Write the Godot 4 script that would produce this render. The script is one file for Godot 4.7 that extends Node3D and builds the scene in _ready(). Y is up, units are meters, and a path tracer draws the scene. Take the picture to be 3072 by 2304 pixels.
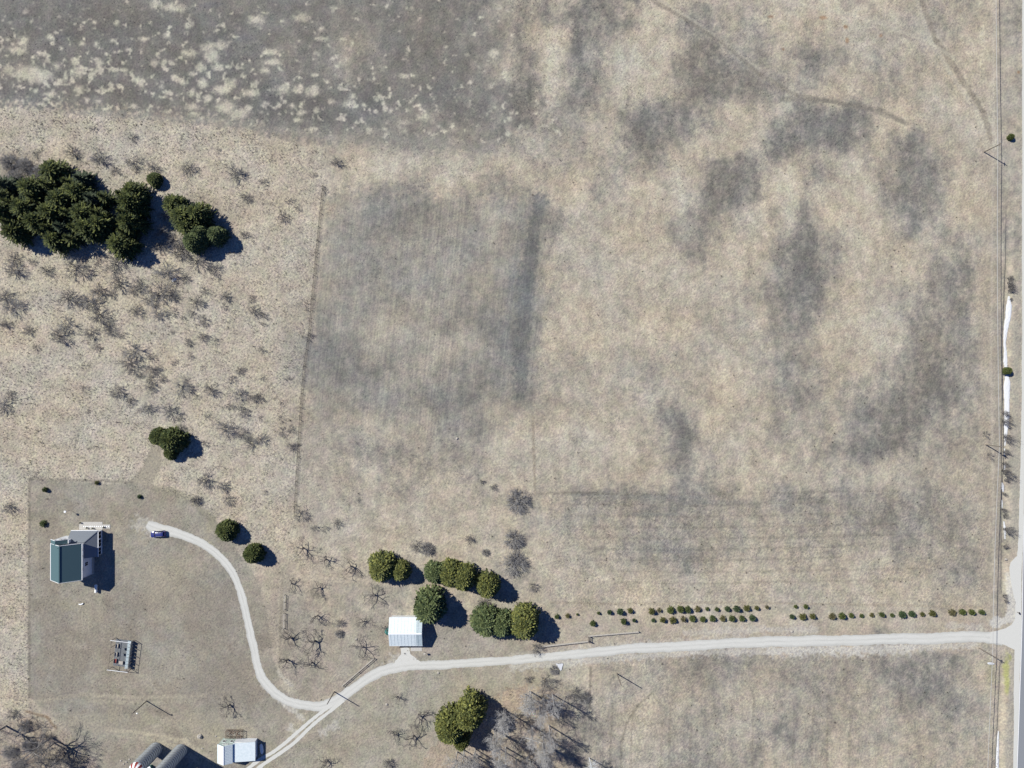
extends Node3D
# Aerial view of a farmstead: rough fields, a gravel drive, a house, a garage, sheds, silos, conifers and bare trees.
# D units are pixels of a 2212 x 1659 plan (0.1389 m each); src units are pixels of a 3072 x 2304 plan (0.1 m each).

const S := 0.138879
const HCAM := 220.0
var rng := RandomNumberGenerator.new()
var taken := {}
var mats := {}

func _ready() -> void:
	rng.seed = 4711
	setup_view()
	make_materials()
	build_ground()
	build_roads()
	build_snow()
	build_house()
	build_garage()
	build_shed()
	build_silos()
	build_pergola()
	build_car()
	build_poles()
	build_fences()
	build_yard_things()
	build_conifers()
	build_bare_trees()
	build_shrubs()
	build_grass()

# ---------------------------------------------------------------- camera, sky, sun
func setup_view() -> void:
	var cam := Camera3D.new()
	cam.name = "camera"
	cam.position = Vector3(0, HCAM, 0)
	cam.rotation_degrees = Vector3(-90, 0, 0)
	cam.fov = rad_to_deg(2.0 * atan(115.2 / HCAM))
	cam.near = 1.0
	cam.far = 6000.0
	add_child(cam)
	cam.current = true
	var sky_mat := ProceduralSkyMaterial.new()
	sky_mat.sky_top_color = Color(0.23, 0.375, 0.66)
	sky_mat.sky_horizon_color = Color(0.60, 0.70, 0.83)
	sky_mat.sky_curve = 0.12
	sky_mat.ground_bottom_color = Color(0.45, 0.43, 0.40)
	sky_mat.ground_horizon_color = Color(0.60, 0.70, 0.80)
	sky_mat.sun_angle_max = 2.0
	var sky := Sky.new()
	sky.sky_material = sky_mat
	var env := Environment.new()
	env.background_mode = Environment.BG_SKY
	env.sky = sky
	env.background_energy_multiplier = 0.60
	env.tonemap_mode = Environment.TONE_MAPPER_LINEAR
	env.tonemap_exposure = 1.21
	env.sdfgi_enabled = true
	env.ssao_enabled = true
	env.ssil_enabled = true
	var we := WorldEnvironment.new()
	we.name = "environment"
	we.environment = env
	add_child(we)
	var sun := DirectionalLight3D.new()
	sun.name = "sun"
	sun.light_energy = 1.6
	sun.light_color = Color(1.0, 0.985, 0.945)
	sun.light_angular_distance = 0.5
	sun.shadow_enabled = true
	sun.directional_shadow_max_distance = 600.0
	add_child(sun)
	sun.look_at_from_position(Vector3.ZERO, Vector3(0.86, -1.0, 0.51), Vector3.UP)

# ---------------------------------------------------------------- places and names
func wd(dx: float, dy: float) -> Vector3:
	return Vector3((dx - 1106.0) * S, 0, (dy - 829.5) * S)

func wt(c: int, r: int, x: float, y: float) -> Vector3:
	return wd(c * 553.0 + x / 4.0, r * 414.75 + y / 4.0)

func ws(px: float, py: float) -> Vector3:
	return Vector3((px - 1536.0) * 0.1, 0, (py - 1152.0) * 0.1)

func numbered(called: String) -> String:
	if not taken.has(called):
		taken[called] = 0
		return called
	taken[called] += 1
	return "%s_%03d" % [called, taken[called]]

func tag(o: Node, label: String, category: String, group := "") -> void:
	o.set_meta("label", label)
	o.set_meta("category", category)
	if group != "":
		o.set_meta("group", group)

func thing(called: String, label: String, category: String, at := Vector3.ZERO, turn := 0.0, group := "") -> Node3D:
	var o := Node3D.new()
	o.name = numbered(called)
	add_child(o)
	o.position = at
	o.rotation.y = turn
	tag(o, label, category, group)
	return o

func obj(called: String, mesh: Mesh, m: Material, parent: Node = null) -> MeshInstance3D:
	var o := MeshInstance3D.new()
	o.mesh = mesh
	if m != null:
		o.material_override = m
	o.cast_shadow = GeometryInstance3D.SHADOW_CASTING_SETTING_ON
	if parent == null:
		o.name = numbered(called)
		add_child(o)
	else:
		o.name = called
		parent.add_child(o, true)
	return o

func struct(called: String, mesh: Mesh, m: Material) -> MeshInstance3D:
	var o := obj(called, mesh, m)
	o.set_meta("kind", "structure")
	return o

const ORD := ["first", "second", "third", "fourth", "fifth", "sixth", "seventh", "eighth", "ninth", "tenth", "eleventh", "twelfth", "thirteenth", "fourteenth", "fifteenth", "sixteenth", "seventeenth", "eighteenth", "nineteenth", "twentieth"]

func nth(i: int) -> String:
	if i < ORD.size():
		return ORD[i]
	var n := i + 1
	var e := "th"
	if n % 10 == 1 and n % 100 != 11: e = "st"
	elif n % 10 == 2 and n % 100 != 12: e = "nd"
	elif n % 10 == 3 and n % 100 != 13: e = "rd"
	return "%d%s" % [n, e]

# ---------------------------------------------------------------- mesh builder
class MB:
	var v := PackedVector3Array()
	var n := PackedVector3Array()
	var c := PackedColorArray()
	var uv := PackedVector2Array()
	var col := Color(1, 1, 1)
	func tri(a: Vector3, b: Vector3, d: Vector3) -> void:
		var nn := (b - a).cross(d - a).normalized()
		v.append(a); v.append(d); v.append(b)
		n.append(nn); n.append(nn); n.append(nn)
		c.append(col); c.append(col); c.append(col)
	func quad(a: Vector3, b: Vector3, d: Vector3, e: Vector3) -> void:
		tri(a, b, d)
		tri(a, d, e)
	func strip(rings: Array, closed: bool, nrm: Array) -> void:
		# smooth loft between rings of points (each a PackedVector3Array) with matching normals
		for i in rings.size() - 1:
			var p: PackedVector3Array = rings[i]
			var q: PackedVector3Array = rings[i + 1]
			var pn: PackedVector3Array = nrm[i]
			var qn: PackedVector3Array = nrm[i + 1]
			var m := p.size()
			for k in (m if closed else m - 1):
				var j := (k + 1) % m
				face(p[k], q[j], p[j], pn[k], qn[j], pn[j])
				face(p[k], q[k], q[j], pn[k], qn[k], qn[j])
	func face(a: Vector3, b: Vector3, d: Vector3, na: Vector3, nb: Vector3, nd: Vector3) -> void:
		# front faces run clockwise, whatever way round the points came
		v.append(a); n.append(na); c.append(col)
		if (b - a).cross(d - a).dot(na + nb + nd) > 0.0:
			v.append(d); n.append(nd); c.append(col)
			v.append(b); n.append(nb); c.append(col)
		else:
			v.append(b); n.append(nb); c.append(col)
			v.append(d); n.append(nd); c.append(col)
	func box(mn: Vector3, mx: Vector3, xf := Transform3D.IDENTITY) -> void:
		var p := []
		for i in 8:
			p.append(xf * Vector3(mx.x if i & 1 else mn.x, mx.y if i & 2 else mn.y, mx.z if i & 4 else mn.z))
		quad(p[1], p[3], p[7], p[5]); quad(p[0], p[4], p[6], p[2])
		quad(p[2], p[6], p[7], p[3]); quad(p[0], p[1], p[5], p[4])
		quad(p[4], p[5], p[7], p[6]); quad(p[0], p[2], p[3], p[1])
	func tube(a: Vector3, b: Vector3, ra: float, rb: float, k := 3, caps := false) -> void:
		var d := (b - a).normalized()
		var s := d.cross(Vector3.UP if absf(d.y) < 0.9 else Vector3.RIGHT).normalized()
		var t := s.cross(d)
		var p := PackedVector3Array(); var q := PackedVector3Array(); var pn := PackedVector3Array()
		for i in k:
			var w := TAU * i / k
			var o := s * cos(w) + t * sin(w)
			p.append(a + o * ra); q.append(b + o * rb); pn.append(o)
		for i in k:
			var j := (i + 1) % k
			face(p[i], q[j], p[j], pn[i], pn[j], pn[j])
			face(p[i], q[i], q[j], pn[i], pn[i], pn[j])
			if caps:
				tri(b, q[i], q[j]); tri(a, p[j], p[i])
	func mesh() -> ArrayMesh:
		var arr := []
		arr.resize(Mesh.ARRAY_MAX)
		arr[Mesh.ARRAY_VERTEX] = v
		arr[Mesh.ARRAY_NORMAL] = n
		arr[Mesh.ARRAY_COLOR] = c
		if uv.size() == v.size():
			arr[Mesh.ARRAY_TEX_UV] = uv
		var m := ArrayMesh.new()
		m.add_surface_from_arrays(Mesh.PRIMITIVE_TRIANGLES, arr)
		return m

func bx(mn: Vector3, mx: Vector3) -> ArrayMesh:
	var b := MB.new()
	b.box(mn, mx)
	return b.mesh()

func rod(a: Vector3, b: Vector3, ra: float, rb: float, k := 8) -> ArrayMesh:
	var m := MB.new()
	m.tube(a, b, ra, rb, k, true)
	return m.mesh()

# a slab between a polygon and the same polygon pushed by off
func slab(pts: Array, off: Vector3) -> ArrayMesh:
	var m := MB.new()
	var k := pts.size()
	for i in range(1, k - 1):
		m.tri(pts[0], pts[i], pts[i + 1])
		m.tri(pts[0] + off, pts[i + 1] + off, pts[i] + off)
	for i in k:
		var j := (i + 1) % k
		m.quad(pts[i], pts[i] + off, pts[j] + off, pts[j])
	return m.mesh()

# ---------------------------------------------------------------- materials
func lin(r: float, g: float, b: float) -> Color:
	return Color(r, g, b).linear_to_srgb()

func mat(key: String, c: Color, rough := 0.9, metal := 0.0) -> StandardMaterial3D:
	var m := StandardMaterial3D.new()
	m.albedo_color = c
	m.roughness = rough
	m.metallic = metal
	m.cull_mode = BaseMaterial3D.CULL_DISABLED
	mats[key] = m
	return m

func noise_tex(freq: float, lo: Color, hi: Color, size := 256, sd := 1, kind := FastNoiseLite.TYPE_SIMPLEX, oct := 4) -> ImageTexture:
	var f := FastNoiseLite.new()
	f.noise_type = kind
	f.frequency = freq
	f.seed = sd
	f.fractal_octaves = oct
	var g := f.get_seamless_image(size, size)
	g.convert(Image.FORMAT_L8)
	var d := g.get_data()
	var o := PackedByteArray()
	o.resize(size * size * 3)
	for i in size * size:
		var t := d[i] / 255.0
		var q := lo.lerp(hi, t)
		o[i * 3] = int(q.r * 255.0)
		o[i * 3 + 1] = int(q.g * 255.0)
		o[i * 3 + 2] = int(q.b * 255.0)
	var img := Image.create_from_data(size, size, false, Image.FORMAT_RGB8, o)
	img.generate_mipmaps()
	return ImageTexture.create_from_image(img)

func tri_mat(key: String, tex: Texture2D, per_m: float, c := Color(1, 1, 1), rough := 0.95) -> StandardMaterial3D:
	var m := mat(key, c, rough)
	m.albedo_texture = tex
	m.uv1_triplanar = true
	m.uv1_world_triplanar = true
	m.uv1_scale = Vector3.ONE * per_m
	return m

func vmat(key: String, rough := 0.9) -> StandardMaterial3D:
	var m := mat(key, Color(1, 1, 1), rough)
	m.vertex_color_use_as_albedo = true
	return m

func make_materials() -> void:
	vmat("vert")
	var nd := vmat("needles", 0.75)
	nd.backlight = Color(0.10, 0.12, 0.04)
	tri_mat("bark", noise_tex(0.03, Color(0.31, 0.295, 0.285), Color(0.48, 0.46, 0.445), 128, 5), 0.7)
	tri_mat("grey_bark", noise_tex(0.03, Color(0.57, 0.565, 0.56), Color(0.80, 0.795, 0.785), 128, 6), 0.6)
	tri_mat("twig", noise_tex(0.02, Color(0.44, 0.43, 0.42), Color(0.60, 0.585, 0.57), 128, 7), 0.5)
	tri_mat("pole_wood", noise_tex(0.05, Color(0.36, 0.33, 0.30), Color(0.56, 0.53, 0.49), 128, 8), 0.5)
	tri_mat("rail_wood", noise_tex(0.05, Color(0.54, 0.52, 0.49), Color(0.76, 0.74, 0.70), 128, 9), 0.7)
	tri_mat("brown_wood", noise_tex(0.05, Color(0.36, 0.31, 0.27), Color(0.55, 0.49, 0.44), 128, 10), 0.8)
	tri_mat("deck_wood", noise_tex(0.04, Color(0.33, 0.345, 0.36), Color(0.50, 0.515, 0.53), 128, 11), 0.9)
	tri_mat("gravel", noise_tex(0.11, Color(0.67, 0.67, 0.65), Color(0.81, 0.81, 0.79), 512, 12, FastNoiseLite.TYPE_SIMPLEX, 5), 0.09)
	mats.gravel.vertex_color_use_as_albedo = true
	tri_mat("asphalt", noise_tex(0.12, Color(0.44, 0.455, 0.475), Color(0.54, 0.555, 0.575), 512, 13, FastNoiseLite.TYPE_SIMPLEX, 5), 0.12)
	tri_mat("concrete", noise_tex(0.05, Color(0.62, 0.61, 0.59), Color(0.76, 0.75, 0.73), 256, 14), 0.25)
	tri_mat("stave", noise_tex(0.05, Color(0.64, 0.67, 0.69), Color(0.80, 0.82, 0.83), 256, 15), 0.35)
	tri_mat("shingle", noise_tex(0.10, Color(0.235, 0.335, 0.365), Color(0.315, 0.42, 0.44), 256, 16), 0.35)
	tri_mat("shingle_grey", noise_tex(0.10, Color(0.40, 0.425, 0.455), Color(0.48, 0.505, 0.535), 256, 17), 0.35)
	tri_mat("white_metal", noise_tex(0.03, Color(0.77, 0.82, 0.84), Color(0.85, 0.88, 0.89), 256, 18), 0.12, Color(1, 1, 1), 0.45)
	tri_mat("dull_metal", noise_tex(0.03, Color(0.60, 0.66, 0.69), Color(0.72, 0.77, 0.79), 256, 19), 0.2, Color(1, 1, 1), 0.5)
	tri_mat("siding", noise_tex(0.02, Color(0.82, 0.84, 0.86), Color(0.90, 0.91, 0.92), 128, 20), 0.3, Color(1, 1, 1), 0.7)
	tri_mat("green_siding", noise_tex(0.02, Color(0.66, 0.74, 0.71), Color(0.78, 0.83, 0.80), 128, 21), 0.3, Color(1, 1, 1), 0.7)
	tri_mat("snow", noise_tex(0.09, Color(0.60, 0.61, 0.63), Color(0.90, 0.91, 0.925), 256, 22), 0.3, Color(1, 1, 1), 0.8)
	tri_mat("bush_twig", noise_tex(0.02, Color(0.46, 0.455, 0.455), Color(0.62, 0.615, 0.61), 128, 27), 0.5)
	tri_mat("stone", noise_tex(0.06, Color(0.55, 0.53, 0.50), Color(0.74, 0.72, 0.69), 128, 23), 0.6)
	tri_mat("tarp", noise_tex(0.06, Color(0.13, 0.32, 0.32), Color(0.22, 0.46, 0.43), 128, 24), 0.6, Color(1, 1, 1), 0.6)
	mat("trim", Color(0.92, 0.93, 0.94), 0.6)
	mat("glass", Color(0.03, 0.04, 0.07), 0.08)
	mat("tank", Color(0.90, 0.90, 0.88), 0.4)
	mat("paint_line", Color(0.93, 0.93, 0.93), 0.7)
	mat("dark_metal", Color(0.10, 0.10, 0.11), 0.5, 0.3)
	mat("grey_metal", Color(0.55, 0.57, 0.58), 0.4, 0.4)
	mat("car_paint", Color(0.03, 0.11, 0.42), 0.3).clearcoat_enabled = true
	mat("car_glass", Color(0.015, 0.02, 0.04), 0.05)
	mat("chrome", Color(0.66, 0.68, 0.72), 0.4, 0.5)
	mat("rubber", Color(0.04, 0.04, 0.04), 0.9)
	mat("lamp_red", Color(0.45, 0.03, 0.03), 0.3)
	mat("lamp_clear", Color(0.80, 0.82, 0.85), 0.15)
	mat("red_paint", Color(0.55, 0.20, 0.18), 0.55)
	mat("wire", Color(0.66, 0.66, 0.65), 0.6)
	mat("hoop", Color(0.42, 0.43, 0.43), 0.7, 0.1)

# ---------------------------------------------------------------- ground
const LW := 800
const LH := 600
const CELL := 0.4
const TW := 2048
const TH := 1536
var gr := PackedFloat32Array()
var gg := PackedFloat32Array()
var gb := PackedFloat32Array()
var ga := PackedFloat32Array()   # how tufted the surface is
var gs := PackedFloat32Array()   # mown rows
var w1 := PackedByteArray()
var w2 := PackedByteArray()
var w3 := PackedByteArray()

# plant and soil colours as the field shows them
const TAN := Vector3(171, 162, 148)
const PINK := Vector3(176, 163, 149)
const PALE := Vector3(190, 185, 168)
const STRAW := Vector3(177, 170, 152)
const GREY := Vector3(119, 118, 115)
const GREY2 := Vector3(130, 129, 125)
const BROWN := Vector3(150, 139, 127)
const ROUGH := Vector3(182, 174, 158)
const LAWN := Vector3(147, 142, 131)
const GREEN := Vector3(140, 142, 112)
const DUST := Vector3(196, 193, 186)
const DARK := Vector3(104, 99, 91)

func noise_bytes(w: int, h: int, freq: float, sd: int, oct := 3, kind := FastNoiseLite.TYPE_SIMPLEX_SMOOTH) -> PackedByteArray:
	var f := FastNoiseLite.new()
	f.noise_type = kind
	f.frequency = freq
	f.seed = sd
	f.fractal_octaves = oct
	var g := f.get_image(w, h)
	g.convert(Image.FORMAT_L8)
	return g.get_data()

func cell_of(dx: float, dy: float) -> Vector2:
	return Vector2(((dx - 1106.0) * S + 160.0) / CELL, ((dy - 829.5) * S + 120.0) / CELL)

func mix_cell(i: int, c: Vector3, a: float) -> void:
	gr[i] += (c.x - gr[i]) * a
	gg[i] += (c.y - gg[i]) * a
	gb[i] += (c.z - gb[i]) * a

func patch(dx: float, dy: float, rx: float, ry: float, rot: float, c: Vector3, al: float, soft := 0.7, warp := 1.0) -> void:
	var o := cell_of(dx, dy)
	var k := S / CELL
	var gw := 1.28 if maxf(rx, ry) > 16.0 else 1.1
	var ax := maxf(rx * k * gw, 0.8)
	var ay := maxf(ry * k * gw, 0.8)
	var e := maxf(ax, ay) * 1.35 + 2.0
	var cs := cos(deg_to_rad(rot))
	var sn := sin(deg_to_rad(rot))
	for y in range(maxi(0, int(o.y - e)), mini(LH, int(o.y + e) + 1)):
		for x in range(maxi(0, int(o.x - e)), mini(LW, int(o.x + e) + 1)):
			var i := y * LW + x
			var ux := x - o.x
			var uy := y - o.y
			var px := (ux * cs + uy * sn) / ax
			var py := (uy * cs - ux * sn) / ay
			var d := sqrt(px * px + py * py) + ((w1[i] + w2[i] + w3[i]) / 382.5 - 1.0) * 0.70 * warp
			var a := clampf((1.0 - d) / soft, 0.0, 1.0)
			if a > 0.0:
				mix_cell(i, c, a * a * (3.0 - 2.0 * a) * al)

func area(pts: Array, c: Vector3, al: float, tuft := -1.0, rows := -1.0, jit := 10.0) -> void:
	var poly := PackedVector2Array()
	var lo := Vector2(1e9, 1e9)
	var hi := Vector2(-1e9, -1e9)
	for p in pts:
		var q := cell_of(p[0], p[1])
		poly.append(q)
		lo = lo.min(q)
		hi = hi.max(q)
	for y in range(maxi(0, int(lo.y - 6)), mini(LH, int(hi.y + 7))):
		for x in range(maxi(0, int(lo.x - 6)), mini(LW, int(hi.x + 7))):
			var i := y * LW + x
			var hits := 0
			var jx := (w2[i] / 255.0 - 0.5) * jit
			var jy := (w3[i] / 255.0 - 0.5) * jit
			for s in 3:
				if Geometry2D.is_point_in_polygon(Vector2(x + jx + (s - 1) * jit * 0.12, y + jy - (s - 1) * jit * 0.12), poly):
					hits += 1
			if hits > 0:
				var a := hits / 3.0
				mix_cell(i, c, al * a)
				if tuft >= 0.0:
					ga[i] = lerpf(ga[i], tuft, a)
				if rows >= 0.0:
					gs[i] = lerpf(gs[i], rows, a)

func stroke(pts: Array, width: float, c: Vector3, al: float, rag := 0.5) -> void:
	for k in pts.size() - 1:
		var a := cell_of(pts[k][0], pts[k][1])
		var b := cell_of(pts[k + 1][0], pts[k + 1][1])
		var hw := width * 0.5 / CELL
		var lo := a.min(b) - Vector2.ONE * (hw + 2.0)
		var hi := a.max(b) + Vector2.ONE * (hw + 2.0)
		for y in range(maxi(0, int(lo.y)), mini(LH, int(hi.y) + 1)):
			for x in range(maxi(0, int(lo.x)), mini(LW, int(hi.x) + 1)):
				var p := Vector2(x, y)
				var d := p.distance_to(Geometry2D.get_closest_point_to_segment(p, a, b))
				if d > hw * 1.6 + 1.0:
					continue
				var i := y * LW + x
				var f := clampf((hw * (1.0 + (w3[i] / 255.0 - 0.5) * rag * 2.0) + 0.6 - d) / maxf(0.9, hw * 0.6), 0.0, 1.0)
				mix_cell(i, c, f * al * 0.75)

func many(list: Array, c: Vector3, al: float, soft := 0.75, warp := 1.0) -> void:
	for p in list:
		patch(p[0], p[1], p[2], p[3], p[4] if p.size() > 4 else 0.0, c, al, soft, warp)

func tiles(col: int, row: int, list: Array, c: Vector3, al: float, soft := 0.85, warp := 1.35) -> void:
	for p in list:
		patch(col * 553.0 + p[0] / 4.0, row * 414.75 + p[1] / 4.0, p[2] / 4.0, (p[3] if p.size() > 3 else p[2] * 0.9) / 4.0, 0, c, al, soft, warp)

# how grey (9) or pale (0) the grass cover is, walked over the fields cell by cell from the plan
const GRID_EAST := [
	[8, 7, 8, 8, 7, 8, 7, 5, 6, 7, 8, 7, 8, 4, 4, 7, 5, 5, 3, 4, 3, 3, 4, 5, 6, 5, 4, 6],
	[7, 5, 5, 8, 7, 8, 7, 7, 7, 3, 8, 7, 4, 3, 6, 7, 5, 6, 4, 5, 5, 4, 4, 4, 5, 5, 3, 5],
	[6, 5, 6, 8, 8, 8, 6, 5, 7, 2, 8, 6, 3, 3, 7, 8, 7, 6, 5, 8, 6, 4, 6, 5, 5, 4, 4, 5],
	[7, 6, 8, 7, 8, 8, 7, 7, 8, 3, 8, 6, 3, 4, 6, 8, 8, 7, 6, 5, 3, 5, 6, 5, 4, 4, 4, 5],
	[7, 8, 8, 6, 6, 8, 8, 7, 8, 6, 6, 5, 8, 8, 8, 7, 4, 4, 5, 8, 8, 8, 4, 3, 4, 4, 4, 5],
	[5, 5, 5, 6, 6, 5, 6, 7, 5, 6, 6, 4, 8, 8, 6, 4, 4, 4, 8, 8, 8, 7, 4, 8, 5, 4, 4, 5],
	[4, 4, 3, 4, 4, 3, 3, 4, 4, 6, 5, 5, 6, 6, 3, 6, 8, 7, 3, 7, 5, 3, 6, 8, 7, 4, 4, 5],
	[4, 4, 7, 7, 7, 4, 6, 6, 6, 4, 3, 6, 4, 3, 3, 8, 8, 7, 2, 4, 4, 3, 6, 8, 7, 4, 4, 5],
	[4, 6, 7, 7, 7, 6, 6, 4, 6, 7, 4, 4, 4, 4, 6, 7, 5, 3, 5, 7, 4, 3, 4, 8, 6, 4, 4, 6],
	[4, 6, 7, 6, 6, 6, 6, 5, 8, 5, 4, 4, 4, 4, 5, 7, 4, 4, 6, 8, 6, 3, 5, 4, 4, 6, 5, 5],
	[4, 6, 7, 6, 5, 5, 6, 5, 8, 5, 4, 5, 4, 4, 4, 5, 4, 4, 7, 9, 7, 4, 4, 3, 6, 7, 5, 5],
	[5, 6, 6, 6, 6, 5, 6, 5, 8, 5, 4, 4, 4, 4, 4, 4, 4, 5, 8, 8, 5, 4, 5, 5, 7, 7, 5, 5],
	[7, 5, 4, 4, 5, 7, 7, 8, 8, 4, 4, 4, 5, 4, 4, 5, 5, 4, 7, 7, 4, 3, 3, 6, 7, 7, 5, 5],
	[8, 8, 5, 5, 4, 4, 5, 8, 8, 4, 4, 4, 4, 4, 5, 5, 4, 4, 6, 6, 4, 4, 3, 7, 7, 7, 5, 5],
	[8, 8, 7, 5, 6, 6, 7, 7, 7, 5, 5, 4, 5, 5, 5, 4, 4, 4, 7, 6, 5, 4, 5, 8, 8, 7, 5, 5],
	[5, 6, 7, 6, 7, 8, 8, 7, 6, 6, 5, 5, 5, 5, 5, 5, 4, 4, 7, 7, 5, 6, 7, 8, 8, 7, 5, 5],
	[7, 5, 5, 5, 5, 7, 6, 4, 5, 4, 4, 4, 4, 5, 8, 4, 4, 4, 6, 5, 5, 7, 8, 8, 6, 6, 5, 5],
	[6, 6, 6, 7, 6, 6, 6, 4, 4, 4, 4, 4, 4, 5, 8, 5, 4, 5, 5, 5, 7, 8, 8, 7, 6, 6, 5, 5],
	[5, 5, 5, 6, 5, 5, 6, 4, 4, 4, 4, 4, 4, 4, 7, 5, 4, 4, 4, 4, 5, 5, 4, 5, 6, 5, 5, 5],
	[5, 5, 4, 5, 5, 5, 4, 5, 5, 5, 6, 7, 7, 7, 7, 7, 6, 5, 7, 7, 7, 6, 7, 7, 7, 6, 5, 5],
	[4, 4, 4, 4, 4, 4, 4, 4, 5, 5, 5, 5, 6, 6, 6, 6, 6, 5, 5, 6, 6, 7, 7, 7, 6, 7, 5, 5],
	[4, 4, 4, 4, 4, 4, 4, 4, 4, 4, 5, 5, 6, 6, 7, 6, 5, 5, 5, 5, 5, 5, 5, 6, 6, 7, 6, 5],
	[5, 5, 5, 5, 5, 5, 5, 5, 5, 4, 4, 4, 4, 4, 5, 4, 4, 4, 5, 5, 5, 4, 5, 5, 5, 6, 5, 5],
	[5, 5, 5, 5, 5, 5, 5, 5, 5, 5, 5, 5, 4, 4, 4, 4, 4, 4, 4, 4, 4, 4, 4, 4, 5, 5, 5, 5]]
const GRID_SOUTH := [
	[3, 5, 5, 6, 7, 6, 6, 6, 6, 7, 7, 7, 5, 4],
	[6, 5, 4, 5, 6, 4, 5, 6, 6, 5, 7, 7, 5, 4],
	[7, 5, 3, 6, 5, 4, 7, 6, 5, 5, 5, 6, 5, 4],
	[7, 5, 4, 7, 6, 7, 4, 5, 4, 5, 5, 5, 5, 4]]
const COVER := [Vector3(198, 193, 175), Vector3(193, 187, 169), Vector3(188, 180, 163), Vector3(183, 174, 157), Vector3(176, 167, 151), Vector3(167, 159, 145), Vector3(155, 149, 138), Vector3(142, 137, 129), Vector3(128, 125, 119), Vector3(115, 113, 109)]

func vegetation_grid(grid: Array, dx: float, dy: float, cell: float, fade: float) -> void:
	var o := cell_of(dx, dy)
	var cs := cell * S / CELL
	var nx: int = grid[0].size()
	var ny: int = grid.size()
	var fd := fade * S / CELL
	var wx := noise_bytes(LW, LH, 0.025, 211, 4)
	var wy := noise_bytes(LW, LH, 0.025, 212, 4)
	# the grass lies in streaks running up and down the slope
	var st := Image.create_from_data(LW, LH / 3, false, Image.FORMAT_L8, noise_bytes(LW, LH / 3, 0.085, 213, 5))
	st.resize(LW, LH, Image.INTERPOLATE_CUBIC)
	var wv := st.get_data()
	var wf := noise_bytes(LW, LH, 0.16, 214, 3)
	for y in range(maxi(0, int(o.y - 30)), mini(LH, int(o.y + ny * cs + 30))):
		for x in range(maxi(0, int(o.x - fd * 0.8)), LW):
			var i := y * LW + x
			var u := (x - o.x) / cs - 0.5 + (wx[i] - 127) * 0.0042
			var v := (y - o.y) / cs - 0.5 + (wy[i] - 127) * 0.0042
			var edge := clampf(((x - o.x) + (wx[i] - 127) * 0.06) / fd + 0.5, 0.0, 1.0) * clampf((y - o.y) / 6.0 + (wy[i] - 100) * 0.03, 0.0, 1.0) * clampf((o.y + ny * cs - y) / 6.0 + (wy[i] - 100) * 0.03, 0.0, 1.0)
			if edge <= 0.0:
				continue
			u = clampf(u, 0.0, nx - 1.001)
			v = clampf(v, 0.0, ny - 1.001)
			var ix := int(u)
			var iy := int(v)
			var fu := u - ix
			var fv := v - iy
			fu = fu * fu * (3.0 - 2.0 * fu)
			fv = fv * fv * (3.0 - 2.0 * fv)
			var ra: Array = grid[iy]
			var rb: Array = grid[iy + 1]
			var g := lerpf(lerpf(ra[ix], ra[ix + 1], fu), lerpf(rb[ix], rb[ix + 1], fu), fv)
			g = clampf(5.2 + (g - 5.2) * 1.1 + (wv[i] - 127) * 0.011 + (wf[i] - 127) * 0.009 + (w3[i] - 127) * 0.007, 0.0, 8.99)
			var k := int(g)
			var c: Vector3 = COVER[k].lerp(COVER[k + 1], g - k)
			mix_cell(i, c, edge * 0.94)

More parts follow.
